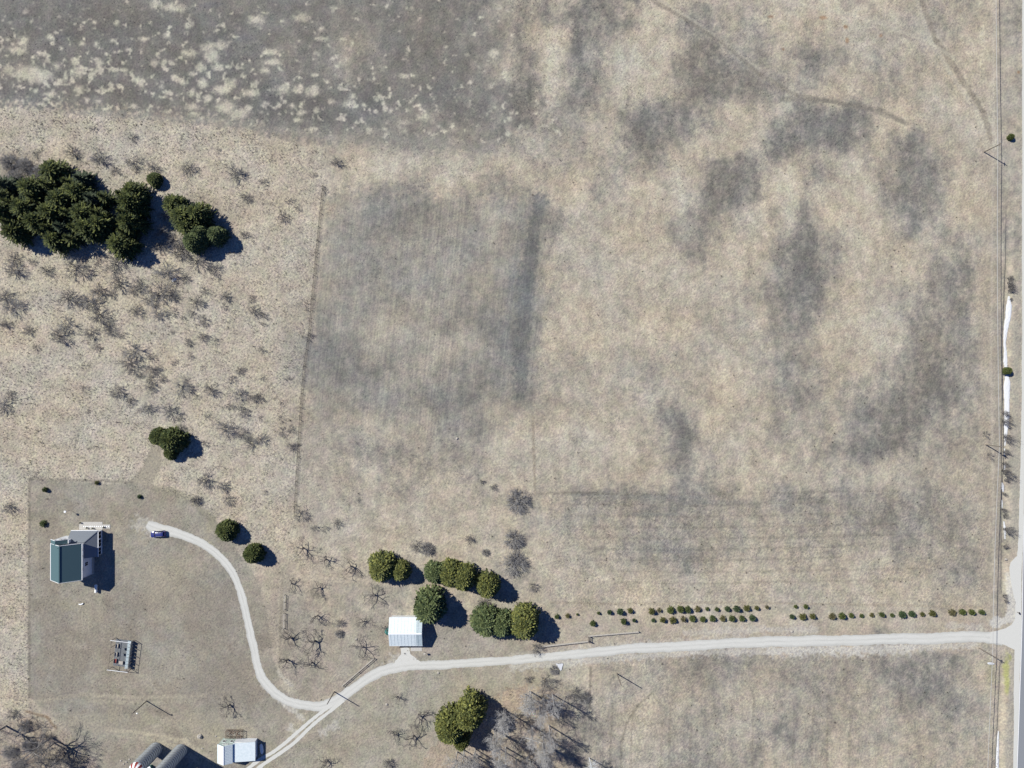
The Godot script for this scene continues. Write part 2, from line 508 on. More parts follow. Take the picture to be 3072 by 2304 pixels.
func paint_fields() -> void:
	var n := LW * LH
	w1 = noise_bytes(LW, LH, 0.012, 3)
	w2 = noise_bytes(LW, LH, 0.05, 9)
	w3 = noise_bytes(LW, LH, 0.22, 27, 2)
	gr.resize(n); gg.resize(n); gb.resize(n); ga.resize(n); gs.resize(n)
	gr.fill(TAN.x); gg.fill(TAN.y); gb.fill(TAN.z); ga.fill(0.5); gs.fill(0.0)
	# the large fields
	area([[-60, -60], [1110, -60], [1090, 120], [1120, 250], [1090, 335], [660, 300], [480, 262], [250, 240], [-60, 215]], GREY, 0.86, 0.28, -1.0, 22.0)
	for i in 90:
		patch(rng.randf_range(0, 1150), rng.randf_range(0, 300), rng.randf_range(10, 40), rng.randf_range(6, 18), rng.randf_range(-15, 15), [Vector3(112, 106, 102), Vector3(136, 132, 122), Vector3(120, 122, 114), Vector3(110, 112, 118)][i % 4], 0.45, 0.9, 1.4)
	area([[-60, 222], [250, 250], [480, 272], [700, 322], [698, 400], [660, 780], [637, 1130], [660, 1230], [480, 1130], [400, 1075], [300, 1042], [62, 1032], [62, 1540], [-60, 1560]], ROUGH, 0.75, 1.0, -1.0, 6.0)
	area([[716, 412], [1185, 428], [1150, 900], [1080, 980], [850, 930], [672, 915], [660, 790]], GREY2, 0.55, 0.30, 1.0, 26.0)
	area([[1180, 1060], [2135, 1060], [2135, 1310], [1180, 1310]], STRAW, 0.45, 0.8, 0.0)
	area([[1185, 340], [1660, 330], [1640, 700], [1660, 1050], [1160, 1050]], PINK, 0.45, 0.5)
	area([[62, 1033], [300, 1045], [330, 1048], [400, 1075], [470, 1130], [560, 1260], [600, 1480], [660, 1530], [560, 1680], [225, 1680], [130, 1560], [60, 1505]], LAWN, 0.85, 0.35, -1.0, 4.0)
	area([[600, 1240], [800, 1255], [1190, 1330], [1190, 1415], [880, 1428], [760, 1490], [640, 1520], [598, 1400]], Vector3(156, 149, 137), 0.8, 0.4)
	area([[650, 1540], [880, 1450], [1290, 1420], [1290, 1690], [560, 1690]], Vector3(156, 151, 137), 0.8, 0.45)
	area([[1300, 1425], [2130, 1405], [2160, 1690], [1310, 1690]], Vector3(152, 146, 137), 0.8, 0.7)
	area([[940, 1600], [1110, 1480], [1300, 1480], [1330, 1690], [900, 1690]], Vector3(166, 150, 134), 0.6, 0.8)
	area([[-60, 1570], [70, 1545], [160, 1590], [225, 1690], [-60, 1690]], Vector3(158, 146, 133), 0.7, 0.9)
	area([[2135, -60], [2300, -60], [2300, 1360], [2135, 1360]], Vector3(170, 164, 150), 0.6, 0.35)
	vegetation_grid(GRID_EAST, 664.0, 0.0, 55.3, 190.0)
	many([[760, 60, 230, 110], [820, 200, 230, 90], [960, 110, 170, 130]], Vector3(118, 116, 112), 0.5, 0.95, 1.2)
	area([[560, 190], [1060, 190], [1085, 335], [1000, 322], [660, 298], [560, 282]], Vector3(118, 117, 114), 0.42, 0.28, -1.0, 16.0)
	vegetation_grid(GRID_SOUTH, 1217.0, 1404.0, 71.0, 60.0)
	# dark field in the north-west: pale grass clumps on grey soil
	many([[240, 190, 260, 30, 5], [620, 230, 180, 40, 10], [350, 60, 260, 50]], Vector3(108, 106, 103), 0.45)
	many([[160, 80, 220, 110], [420, 150, 200, 90], [120, 190, 160, 30], [680, 200, 160, 60]], Vector3(110, 108, 105), 0.5, 0.9)
	tiles(0, 0, [[215, 95, 40], [500, 140, 25], [420, 310, 40], [205, 340, 55], [705, 370, 45], [830, 375, 40], [1005, 190, 30], [60, 600, 60], [250, 620, 130, 70], [350, 650, 120, 60], [480, 570, 60], [640, 530, 55], [850, 540, 45], [670, 610, 70], [800, 635, 40], [680, 770, 60], [430, 810, 60, 30], [130, 430, 80, 35], [1210, 720, 50, 70], [1390, 745, 40], [1330, 30, 60], [1500, 60, 120, 40], [1290, 190, 25], [1240, 330, 50, 30], [1330, 540, 45], [1470, 530, 45], [1800, 400, 90, 50], [1900, 390, 60], [1830, 470, 70], [1720, 580, 50], [1750, 715, 50], [1650, 630, 35], [1880, 580, 60, 40], [1990, 720, 60], [1900, 770, 80, 40], [2160, 800, 90, 45], [1650, 800, 50], [1790, 840, 50, 30], [1660, 910, 70, 40], [1960, 920, 80, 50], [2060, 970, 80, 45], [2140, 920, 35], [1670, 980, 60, 30], [1620, 210, 50, 35], [840, 870, 35], [1150, 910, 35], [2180, 160, 60], [1620, 460, 80, 40], [1450, 960, 50, 25], [1440, 300, 40], [960, 345, 25], [910, 460, 25], [720, 190, 18], [810, 185, 25], [300, 780, 35], [560, 640, 30, 60], [520, 410, 25], [780, 525, 22], [1430, 590, 25], [1060, 600, 50, 25]], PALE, 0.85)
	tiles(1, 0, [[660, 70, 50], [380, 140, 90, 40], [30, 170, 70], [220, 175, 30], [130, 440, 70, 30], [140, 530, 100, 30], [80, 610, 60, 40], [220, 770, 80, 60], [350, 770, 60, 40], [480, 790, 70, 40], [80, 885, 50, 30], [310, 905, 40], [380, 970, 40], [520, 945, 35], [790, 890, 70, 50], [830, 830, 50], [640, 870, 40], [930, 905, 30], [1035, 860, 25], [1030, 960, 30], [1210, 930, 30], [1395, 900, 30], [1300, 950, 35], [1440, 1010, 70, 50], [1280, 1060, 80, 55], [1280, 1130, 70, 60], [1100, 1110, 60, 40], [1150, 950, 40], [1690, 1090, 30], [2180, 1020, 25], [2060, 450, 60], [2160, 640, 60, 80], [2170, 1150, 40], [695, 570, 30], [515, 455, 30], [565, 240, 40, 25], [1280, 650, 50, 25], [970, 1130, 40], [490, 1110, 50, 25], [360, 1030, 50, 30], [650, 500, 25], [740, 330, 60, 25], [570, 330, 60, 25], [500, 640, 50, 20]], PALE, 0.85)
	for i in 150:
		var x := rng.randf_range(0, 620) if i < 110 else rng.randf_range(620, 1180)
		var y := rng.randf_range(4, 215 + x * 0.1)
		patch(x, y, rng.randf_range(2.5, 6.5), rng.randf_range(2.0, 5.0), 0, PALE, rng.randf_range(0.25, 0.75), 0.9, 1.3)
	var fl := noise_bytes(LW, LH, 0.095, 301, 5)
	var fm := noise_bytes(LW, LH, 0.03, 302, 2)
	for y in int(LH * 0.40):
		for x in int(LW * 0.56):
			var i := y * LW + x
			var dx := (x * CELL - 160.0) / S + 1106.0
			var dy := (y * CELL - 120.0) / S + 829.5
			if dy > 218.0 + dx * 0.105:
				continue
			var thick := clampf(1.15 - absf(dy - 150.0 - dx * 0.08) / 130.0, 0.15, 1.0) * clampf(1.25 - dx / 1600.0, 0.45, 1.0)
			var lim := 205.0 - thick * 52.0 - (fm[i] - 127) * 0.22
			var f := clampf((fl[i] + (w3[i] - 127) * 0.35 - lim) / 40.0, 0.0, 1.0)
			if f > 0.0:
				mix_cell(i, PALE, f * 0.85)
	many([[560, 275, 240, 10, 8], [930, 305, 180, 12, 8], [300, 250, 200, 9, 4]], Vector3(150, 147, 138), 0.5)
	many([[1198, 137, 13, 82], [1338, 160, 14, 100], [1412, 40, 45, 26], [1690, 240, 14, 60, 20], [1702, 430, 16, 80], [1834, 505, 24, 18], [1470, 437, 10, 24]], PALE, 0.5)
	area([[716, 412], [1185, 428], [1150, 880], [1080, 940], [850, 900], [672, 880], [660, 790]], Vector3(132, 131, 127), 0.36, 0.30, 1.0, 20.0)
	# the mown middle field
	stroke([[1166, 432], [1150, 520], [1138, 600], [1130, 700], [1122, 850]], 5.6, Vector3(110, 111, 110), 1.0)
	stroke([[1178, 440], [1163, 560], [1152, 700], [1140, 850]], 0.7, PALE, 0.22, 1.0)
	stroke([[1130, 470], [1105, 600], [1090, 740]], 2.2, Vector3(126, 126, 124), 0.6)
	many([[1290, 1066, 70, 5], [1420, 1072, 90, 7], [1406, 1110, 70, 5], [1456, 1187, 70, 6], [1560, 1085, 80, 8]], GREY2, 0.6)
	for k in 9:
		var yy := 1064.0 + k * 24.0
		stroke([[1215 + k * 14, yy], [1500, yy + 3], [1780 + rng.randf_range(0, 250), yy - 6]], 0.45, Vector3(118, 113, 104), 0.35, 0.9)
	# bottom right field
	stroke([[1405, 1497], [1375, 1524], [1353, 1560], [1341, 1600], [1339, 1690]], 0.5, DARK, 0.5)
	for x in [1318, 1362, 1427, 1444, 1490, 1624, 1712, 1753, 1785, 1833]:
		stroke([[x + 3, 1500 + (x % 7) * 9], [x, 1600], [x - 1, 1690]], 0.45, DARK, 0.32)
	# mottling over everything
	var m1 := noise_bytes(LW, LH, 0.035, 71, 4)
	var m2 := noise_bytes(LW, LH, 0.11, 72, 3)
	var m3 := noise_bytes(LW, LH, 0.018, 73, 3)
	for i in n:
		var k := 1.0 + (m1[i] - 127.0) / 127.0 * 0.075 + (m2[i] - 127.0) / 127.0 * 0.07
		var hue := (m3[i] - 127.0) / 127.0 * 0.02
		gr[i] *= k * (1.0 + hue)
		gg[i] *= k
		gb[i] *= k * (1.0 - hue * 1.4)
	var h1 := noise_bytes(LW, LH, 0.09, 75, 2)
	for i in n:
		var k := (h1[i] - 127.0) / 127.0
		gr[i] *= 1.0 + 0.016 * k
		gg[i] *= 1.0 - 0.010 * k
		gb[i] *= 1.0 + 0.012 * k
	var dn := noise_bytes(LW, LH, 0.045, 77, 3)
	for i in n:
		ga[i] *= 0.45 + dn[i] / 255.0 * 1.0
	# tracks and field edges
	stroke([[1989, 0], [2021, 87], [2064, 150], [2100, 205], [2121, 237], [2141, 300]], 1.6, Vector3(130, 122, 111), 0.6)
	stroke([[1980, 0], [2008, 87], [2050, 155], [2108, 240], [2132, 330]], 1.2, PALE, 0.5)
	stroke([[1640, -10], [1846, 32], [1930, 60], [2009, 92], [2060, 125]], 1.0, PALE, 0.5)
	stroke([[1410, 0], [1480, 40], [1560, 90], [1640, 160], [1720, 205], [1900, 235], [1960, 265]], 1.2, Vector3(124, 118, 109), 0.5)
	stroke([[1425, 0], [1500, 45], [1570, 95], [1640, 150]], 0.8, PALE, 0.4)
	stroke([[1690, 213], [1780, 215], [1880, 235], [1950, 262]], 1.2, Vector3(120, 115, 108), 0.55)
	for p in [[1777, 37, 9, 5], [1826, 56, 6, 5], [1828, 86, 5, 8], [1902, 76, 5, 6], [1663, 35, 8, 5], [1690, 105, 4, 3], [2199, 155, 4, 4]]:
		patch(p[0], p[1], p[2], p[3], 0, Vector3(146, 112, 86), 0.6, 0.8, 1.2)
	stroke([[2146, 0], [2143, 400], [2139, 800], [2145, 1150], [2148, 1350]], 0.6, Vector3(192, 184, 170), 0.55)
	stroke([[2160, 0], [2157, 420], [2153, 800], [2152, 1150], [2155, 1350]], 1.5, Vector3(146, 139, 130), 0.5)
	stroke([[2128, 300], [2128, 1330]], 5.0, Vector3(172, 158, 141), 0.35)
	stroke([[698, 402], [686, 520], [668, 720], [657, 790], [645, 960], [637, 1115]], 0.6, DARK, 0.5)
	stroke([[62, 1034], [61, 1200], [62, 1500]], 0.7, DARK, 0.45)
	stroke([[62, 1033], [180, 1036], [280, 1040]], 0.6, DARK, 0.4)
	stroke([[282, 1038], [305, 1015], [322, 985], [330, 965]], 0.7, DARK, 0.4)
	area([[282, 1040], [310, 1005], [325, 965], [350, 965], [348, 1000], [325, 1050]], Vector3(154, 147, 133), 0.8, 0.3, -1.0, 3.0)
	stroke([[340, 1054], [380, 1064], [420, 1085], [455, 1120], [475, 1165]], 2.4, Vector3(138, 134, 118), 0.7)
	stroke([[606, 1250], [602, 1330], [600, 1450]], 1.0, Vector3(190, 180, 160), 0.6)
	stroke([[608, 1252], [604, 1340], [602, 1440]], 0.5, DARK, 0.45)
	stroke([[640, 1247], [760, 1252], [860, 1262]], 1.5, Vector3(190, 178, 160), 0.5)
	stroke([[1275, 1440], [1273, 1480], [1273, 1530]], 0.6, DARK, 0.6)
	stroke([[1186, 1300], [1300, 1303], [1600, 1300], [2120, 1310]], 0.5, Vector3(150, 138, 122), 0.5)
	stroke([[1150, 900], [1152, 1000], [1155, 1065]], 0.6, Vector3(140, 128, 112), 0.5)
	stroke([[1160, 1066], [1250, 1062], [1330, 1066]], 0.5, DARK, 0.45)
	for i in 110:
		var x := rng.randf_range(70, 600)
		var y := rng.randf_range(1060, 1650)
		if x > 470 and y < 1300:
			continue
		patch(x, y, rng.randf_range(8, 32), rng.randf_range(6, 22), rng.randf_range(0, 90), [Vector3(170, 161, 142), Vector3(132, 124, 113), Vector3(152, 149, 128), Vector3(148, 138, 126)][i % 4], rng.randf_range(0.4, 0.7), 0.9, 1.5)
	stroke([[60, 1515], [180, 1499], [300, 1506], [440, 1501]], 0.9, Vector3(184, 176, 155), 0.6, 0.9)
	stroke([[190, 1512], [300, 1518], [420, 1512]], 0.7, Vector3(182, 174, 153), 0.45, 0.9)
	stroke([[230, 1574], [320, 1583], [400, 1600], [450, 1640]], 1.2, Vector3(186, 177, 155), 0.65, 0.9)
	stroke([[255, 1588], [330, 1596], [395, 1615], [430, 1650]], 0.8, Vector3(182, 174, 153), 0.5, 0.9)
	stroke([[55, 1535], [100, 1548], [120, 1572]], 0.7, Vector3(120, 98, 78), 0.6)
	many([[480, 1470, 100, 60], [150, 1440, 60, 90], [250, 1380, 80, 70], [115, 1340, 35, 90], [450, 1330, 70, 90], [300, 1300, 60, 40], [110, 1180, 30, 90]], Vector3(136, 128, 118), 0.5)
	many([[350, 1250, 80, 60], [380, 1440, 70, 50], [200, 1560, 100, 30], [440, 1560, 90, 30], [180, 1330, 30, 60]], Vector3(162, 154, 138), 0.45)
	many([[305, 1498, 14, 18], [600, 1350, 50, 60]], Vector3(142, 134, 122), 0.4)
	# gravel and dust scattered along the drive, the yard and the road
	for s in [[[[1106, 1414], [1250, 1400], [1400, 1388], [1659, 1375]], 1.6, 0.35], [[[1106, 1440], [1250, 1426], [1500, 1408], [1800, 1402], [2100, 1392]], 2.4, 0.75], [[[1659, 1404], [1850, 1405], [1960, 1402]], 3.4, 0.75], [[[1480, 1366], [1659, 1358], [1760, 1360]], 2.0, 0.5], [[[2050, 1350], [2120, 1356]], 2.0, 0.5], [[[568, 1480], [610, 1518], [650, 1548]], 1.6, 0.8], [[[625, 1570], [640, 1582]], 2.2, 0.8], [[[695, 1580], [725, 1565]], 2.2, 0.7], [[[630, 1480], [598, 1450]], 1.0, 0.4], [[[865, 1425], [850, 1430]], 5.0, 0.7], [[[300, 1130], [330, 1140]], 5.0, 0.6]]:
		stroke(s[0], s[1], DUST, s[2], 1.0)
	many([[2153, 1343, 14, 12], [2168, 1340, 8, 8], [2178, 1330, 6, 10], [2190, 1280, 12, 60]], DUST, 0.9, 0.35)
	stroke([[2178, 1320], [2178, 1250], [2176, 1240]], 1.2, DUST, 0.8, 1.0)
	stroke([[2193, 700], [2194, 1000], [2190, 1180]], 2.6, Vector3(164, 160, 148), 0.7)
	stroke([[2212, 0], [2210, 700], [2208, 1100]], 1.4, Vector3(186, 182, 168), 0.7)
	stroke([[2186, 1420], [2188, 1500], [2180, 1600], [2178, 1690]], 3.2, Vector3(160, 156, 148), 0.8)
	many([[2173, 1440, 7, 30], [2175, 1480, 6, 24], [2180, 1420, 6, 12]], Vector3(158, 160, 104), 0.85)
	many([[2140, 1450, 14, 30]], Vector3(150, 150, 122), 0.5)
	many([[2170, 660, 14, 6], [2165, 960, 12, 60], [2165, 1060, 8, 40]], Vector3(140, 134, 124), 0.5)
	# last year's thatch, thick between the shrubs and under the trees
	for p in [[40, 620, 60, 30], [200, 680, 60, 40], [270, 650, 50, 30], [120, 600, 60, 30], [130, 690, 50, 30], [380, 560, 50, 30]]:
		patch(p[0], p[1], p[2], p[3], 0, Vector3(192, 182, 158), 0.4, 0.8)
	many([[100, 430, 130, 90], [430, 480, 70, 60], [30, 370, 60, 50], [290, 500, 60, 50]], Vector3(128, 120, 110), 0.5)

func build_ground() -> void:
	paint_fields()
	var low := PackedByteArray()
	low.resize(LW * LH * 3)
	var amp := PackedByteArray()
	amp.resize(LW * LH * 3)
	for i in LW * LH:
		var grey := (gr[i] * 0.3 + gg[i] * 0.6 + gb[i] * 0.1) * 0.07
		gr[i] = gr[i] * 0.93 + grey
		gg[i] = gg[i] * 0.93 + grey
		gb[i] = gb[i] * 0.93 + grey
		low[i * 3] = clampi(int(gr[i] * 1.05), 0, 255)
		low[i * 3 + 1] = clampi(int(gg[i] * 1.05), 0, 255)
		low[i * 3 + 2] = clampi(int(gb[i] * 1.04), 0, 255)
		amp[i * 3] = clampi(int(ga[i] * 200.0), 0, 255)
		amp[i * 3 + 1] = clampi(int(gs[i] * 200.0), 0, 255)
	var il := Image.create_from_data(LW, LH, false, Image.FORMAT_RGB8, low)
	il.resize(TW, TH, Image.INTERPOLATE_CUBIC)
	var ia := Image.create_from_data(LW, LH, false, Image.FORMAT_RGB8, amp)
	ia.resize(TW, TH, Image.INTERPOLATE_BILINEAR)
	var d := il.get_data()
	var am := ia.get_data()
	var f1 := noise_bytes(TW, TH, 0.42, 101, 2, FastNoiseLite.TYPE_SIMPLEX)
	var f2 := noise_bytes(TW, TH, 0.16, 102, 2, FastNoiseLite.TYPE_SIMPLEX)
	var f3 := noise_bytes(TW, TH, 0.9, 103, 1, FastNoiseLite.TYPE_VALUE)
	var row := noise_bytes(TW + 512, 1, 0.28, 104, 2)
	var height := PackedByteArray()
	height.resize(TW * TH)
	for y in TH:
		var sh := int((TH - y) * 0.10) + 40
		for x in TW:
			var i := y * TW + x
			var i3 := i * 3
			var a := am[i3] * 0.005
			var t := (f1[i] - 127) * (0.0006 + 0.0008 * a) + (f2[i] - 127) * (0.0005 + 0.0007 * a) + (f3[i] - 127) * 0.0006
			t += (row[x - sh + 250] - 127) * 0.0000030 * am[i3 + 1]
			var k := 1.0 + t
			d[i3] = clampi(int(d[i3] * k), 0, 255)
			d[i3 + 1] = clampi(int(d[i3 + 1] * k), 0, 255)
			d[i3 + 2] = clampi(int(d[i3 + 2] * (k - t * 0.25)), 0, 255)
			height[i] = clampi(127 + int(((f1[i] - 127) * 0.55 + (f2[i] - 127) * 0.6) * (0.35 + a * 0.75)), 0, 255)
	var tex := Image.create_from_data(TW, TH, false, Image.FORMAT_RGB8, d)
	var nrm := Image.create_from_data(TW, TH, false, Image.FORMAT_L8, height)
	nrm.convert(Image.FORMAT_RGBA8)
	nrm.bump_map_to_normal_map(2.0)
	var m := mat("ground", lin(GROUND_K, GROUND_K, GROUND_K), 1.0)
	m.albedo_texture = ImageTexture.create_from_image(tex)
	m.normal_enabled = true
	m.normal_texture = ImageTexture.create_from_image(nrm)
	m.normal_scale = 0.7
	m.metallic_specular = 0.2
	var far := tri_mat("far_field", noise_tex(0.03, Color(0.55, 0.53, 0.49), Color(0.72, 0.68, 0.62), 512, 44), 0.02, lin(GROUND_K, GROUND_K, GROUND_K), 1.0)
	# one sheet: the fields near by, with the roadside ditch cut into them, and the land out to the horizon
	var xs := [-1.0]
	var mesh := ArrayMesh.new()
	var off := [-1.6, -0.95, -0.75, -0.55, -0.3, 0.1, 0.5, 0.9, 1.4, 2.0, 2.8]
	var dep := [0.0, 0.0, -0.25, -0.62, -0.72, -0.72, -0.66, -0.46, -0.24, -0.08, 0.0]
	var vs := PackedVector3Array()
	var ns := PackedVector3Array()
	var us := PackedVector2Array()
	var idx := PackedInt32Array()
	var rows := 241
	var per := 41 + off.size() + 4
	for j in rows:
		var z := -120.0 + j
		var cx := ditch_x(z)
		var dk := ditch_depth(z)
		var line := []
		for k in 41:
			line.append(Vector3(lerpf(-160.0, cx - 2.0, k / 40.0), 0, z))
		for k in off.size():
			line.append(Vector3(cx + off[k], dep[k] * dk, z))
		for k in 4:
			line.append(Vector3(lerpf(cx + 3.2, 160.0, k / 3.0), 0, z))
		for p in line:
			vs.append(p)
			us.append(Vector2((p.x + 160.0) / 320.0, (p.z + 120.0) / 240.0))
	for j in rows:
		for k in per:
			var i := j * per + k
			var l := vs[i - 1] if k > 0 else vs[i]
			var r := vs[i + 1] if k < per - 1 else vs[i]
			var u := vs[i - per] if j > 0 else vs[i]
			var w := vs[i + per] if j < rows - 1 else vs[i]
			ns.append((w - u).cross(r - l).normalized())
	for j in rows - 1:
		for k in per - 1:
			var i := j * per + k
			idx.append_array([i, i + 1, i + per, i + 1, i + per + 1, i + per])
	var arr := []
	arr.resize(Mesh.ARRAY_MAX)
	arr[Mesh.ARRAY_VERTEX] = vs
	arr[Mesh.ARRAY_NORMAL] = ns
	arr[Mesh.ARRAY_TEX_UV] = us
	arr[Mesh.ARRAY_INDEX] = idx
	var tg := PackedFloat32Array()
	for i in vs.size():
		tg.append_array([1.0, 0.0, 0.0, 1.0])
	arr[Mesh.ARRAY_TANGENT] = tg
	mesh.add_surface_from_arrays(Mesh.PRIMITIVE_TRIANGLES, arr)
	mesh.surface_set_material(0, m)
	var b := MB.new()
	var e := 2500.0
	for q in [[-e, -e, e, -120.0], [-e, 120.0, e, e], [-e, -120.0, -160.0, 120.0], [160.0, -120.0, e, 120.0]]:
		b.quad(Vector3(q[0], 0, q[3]), Vector3(q[2], 0, q[3]), Vector3(q[2], 0, q[1]), Vector3(q[0], 0, q[1]))
	mesh.add_surface_from_arrays(Mesh.PRIMITIVE_TRIANGLES, b.mesh().surface_get_arrays(0))
	mesh.surface_set_material(1, far)
	struct("ground", mesh, null)

const GROUND_K := 0.73

func ditch_x(z: float) -> float:
	var pts := [[-200.0, 149.0], [-37.0, 148.9], [-15.0, 148.0], [0.0, 147.9], [15.0, 147.8], [40.0, 147.6], [63.0, 147.6], [83.0, 147.3], [103.0, 146.4], [116.0, 145.8], [200.0, 145.0]]
	for i in pts.size() - 1:
		if z <= pts[i + 1][0]:
			return lerpf(pts[i][1], pts[i + 1][1], (z - pts[i][0]) / (pts[i + 1][0] - pts[i][0]))
	return 145.0

func ditch_depth(z: float) -> float:
	var a := smoothstep(-58.0, -34.0, z) * (1.0 - smoothstep(60.0, 65.0, z))
	var b := smoothstep(81.0, 86.0, z) * (1.0 - smoothstep(115.0, 119.0, z))
	return maxf(a, b)

func ground_colour(p: Vector3) -> Color:
	var x := clampi(int((p.x + 160.0) / CELL), 0, LW - 1)
	var y := clampi(int((p.z + 120.0) / CELL), 0, LH - 1)
	var i := y * LW + x
	return Color(gr[i] / 255.0, gg[i] / 255.0, gb[i] / 255.0).srgb_to_linear() * GROUND_K * 1.12

func tuftiness(p: Vector3) -> float:
	var x := clampi(int((p.x + 160.0) / CELL), 0, LW - 1)
	var y := clampi(int((p.z + 120.0) / CELL), 0, LH - 1)
	return ga[y * LW + x]

# ---------------------------------------------------------------- drive, road, paths
func ribbon(pts: Array, y: float, jit: float, step := 0.8, lanes := false) -> ArrayMesh:
	# pts: [x, z, half width]; smooth centre line with a slightly ragged edge
	var cu := Curve3D.new()
	var n := pts.size()
	for i in n:
		var a: Array = pts[maxi(i - 1, 0)]
		var b: Array = pts[mini(i + 1, n - 1)]
		var t := Vector3(b[0] - a[0], 0, b[1] - a[1]) / 6.0
		cu.add_point(Vector3(pts[i][0], pts[i][2], pts[i][1]), -t, t)
	cu.bake_interval = step
	var bp := cu.get_baked_points()
	var w_noise := FastNoiseLite.new()
	w_noise.seed = 31
	w_noise.frequency = 0.05
	# the gravel lies thin at the edges and is worn pale in the wheel lanes
	var cut := [0.0, 0.07, 0.16, 0.24, 0.40, 0.46, 0.58, 0.64, 0.80, 0.88, 0.95, 1.0] if lanes else [0.0, 1.0]
	var tone := [0.76, 0.86, 0.93, 1.0, 0.98, 0.91, 0.97, 1.0, 0.95, 0.88, 0.78] if lanes else [1.0]
	var m := MB.new()
	var pl := Vector3.ZERO
	var pr := Vector3.ZERO
	for i in bp.size():
		var q := bp[mini(i + 1, bp.size() - 1)] - bp[maxi(i - 1, 0)]
		q.y = 0
		q = q.normalized()
		var s := Vector3(-q.z, 0, q.x)
		var c := Vector3(bp[i].x, y, bp[i].z)
		var l := c - s * (bp[i].y + jit * (w_noise.get_noise_2d(i * 5.0, 3.0) * 1.0 + w_noise.get_noise_2d(i * 0.8, 50.0) * 1.8))
		var r := c + s * (bp[i].y + jit * (w_noise.get_noise_2d(i * 5.0, 90.0) * 1.0 + w_noise.get_noise_2d(i * 0.8, 150.0) * 1.8))
		if i > 0:
			var wob := w_noise.get_noise_1d(i * 0.5) * 0.03
			for s2 in cut.size() - 1:
				var tn: float = tone[s2] + (w_noise.get_noise_2d(i * 1.3, s2 * 7.0) * 0.09 if lanes else 0.0)
				m.col = Color(tn, tn, tn * 0.995)
				var a0: float = clampf(cut[s2] + (wob if s2 > 0 else 0.0), 0, 1)
				var a1: float = clampf(cut[s2 + 1] + (wob if s2 + 1 < cut.size() - 1 else 0.0), 0, 1)
				m.quad(pl.lerp(pr, a0), pl.lerp(pr, a1), l.lerp(r, a1), l.lerp(r, a0))
		pl = l
		pr = r
	for i in m.n.size():
		m.n[i] = Vector3.UP
	return m.mesh()

func dpts(list: Array) -> Array:
	var o := []
	for p in list:
		var w := wd(p[0], p[1])
		o.append([w.x, w.z, p[2] * S * 0.5])
	return o

func flat(pts: Array, y: float) -> ArrayMesh:
	var poly := PackedVector2Array()
	for p in pts:
		poly.append(Vector2(p.x, p.z))
	var t := Geometry2D.triangulate_polygon(poly)
	var m := MB.new()
	for i in range(0, t.size(), 3):
		var a := Vector3(poly[t[i]].x, y, poly[t[i]].y)
		var b := Vector3(poly[t[i + 1]].x, y, poly[t[i + 1]].y)
		var c := Vector3(poly[t[i + 2]].x, y, poly[t[i + 2]].y)
		if (b - a).cross(c - a).y < 0.0:
			m.tri(a, c, b)
		else:
			m.tri(a, b, c)
	return m.mesh()

func ragged(list: Array, jit: float) -> Array:
	var o := []
	var n := list.size()
	for i in n:
		var a := wd(list[i][0], list[i][1])
		var b := wd(list[(i + 1) % n][0], list[(i + 1) % n][1])
		var k := maxi(1, int(a.distance_to(b) / 0.7))
		for j in k:
			o.append(a.lerp(b, float(j) / k) + Vector3(rng.randf_range(-jit, jit), 0, rng.randf_range(-jit, jit)))
	var poly := PackedVector2Array()
	for p in o:
		poly.append(Vector2(p.x, p.z))
	if Geometry2D.triangulate_polygon(poly).is_empty():
		o.clear()
		for p in list:
			o.append(wd(p[0], p[1]))
	return o

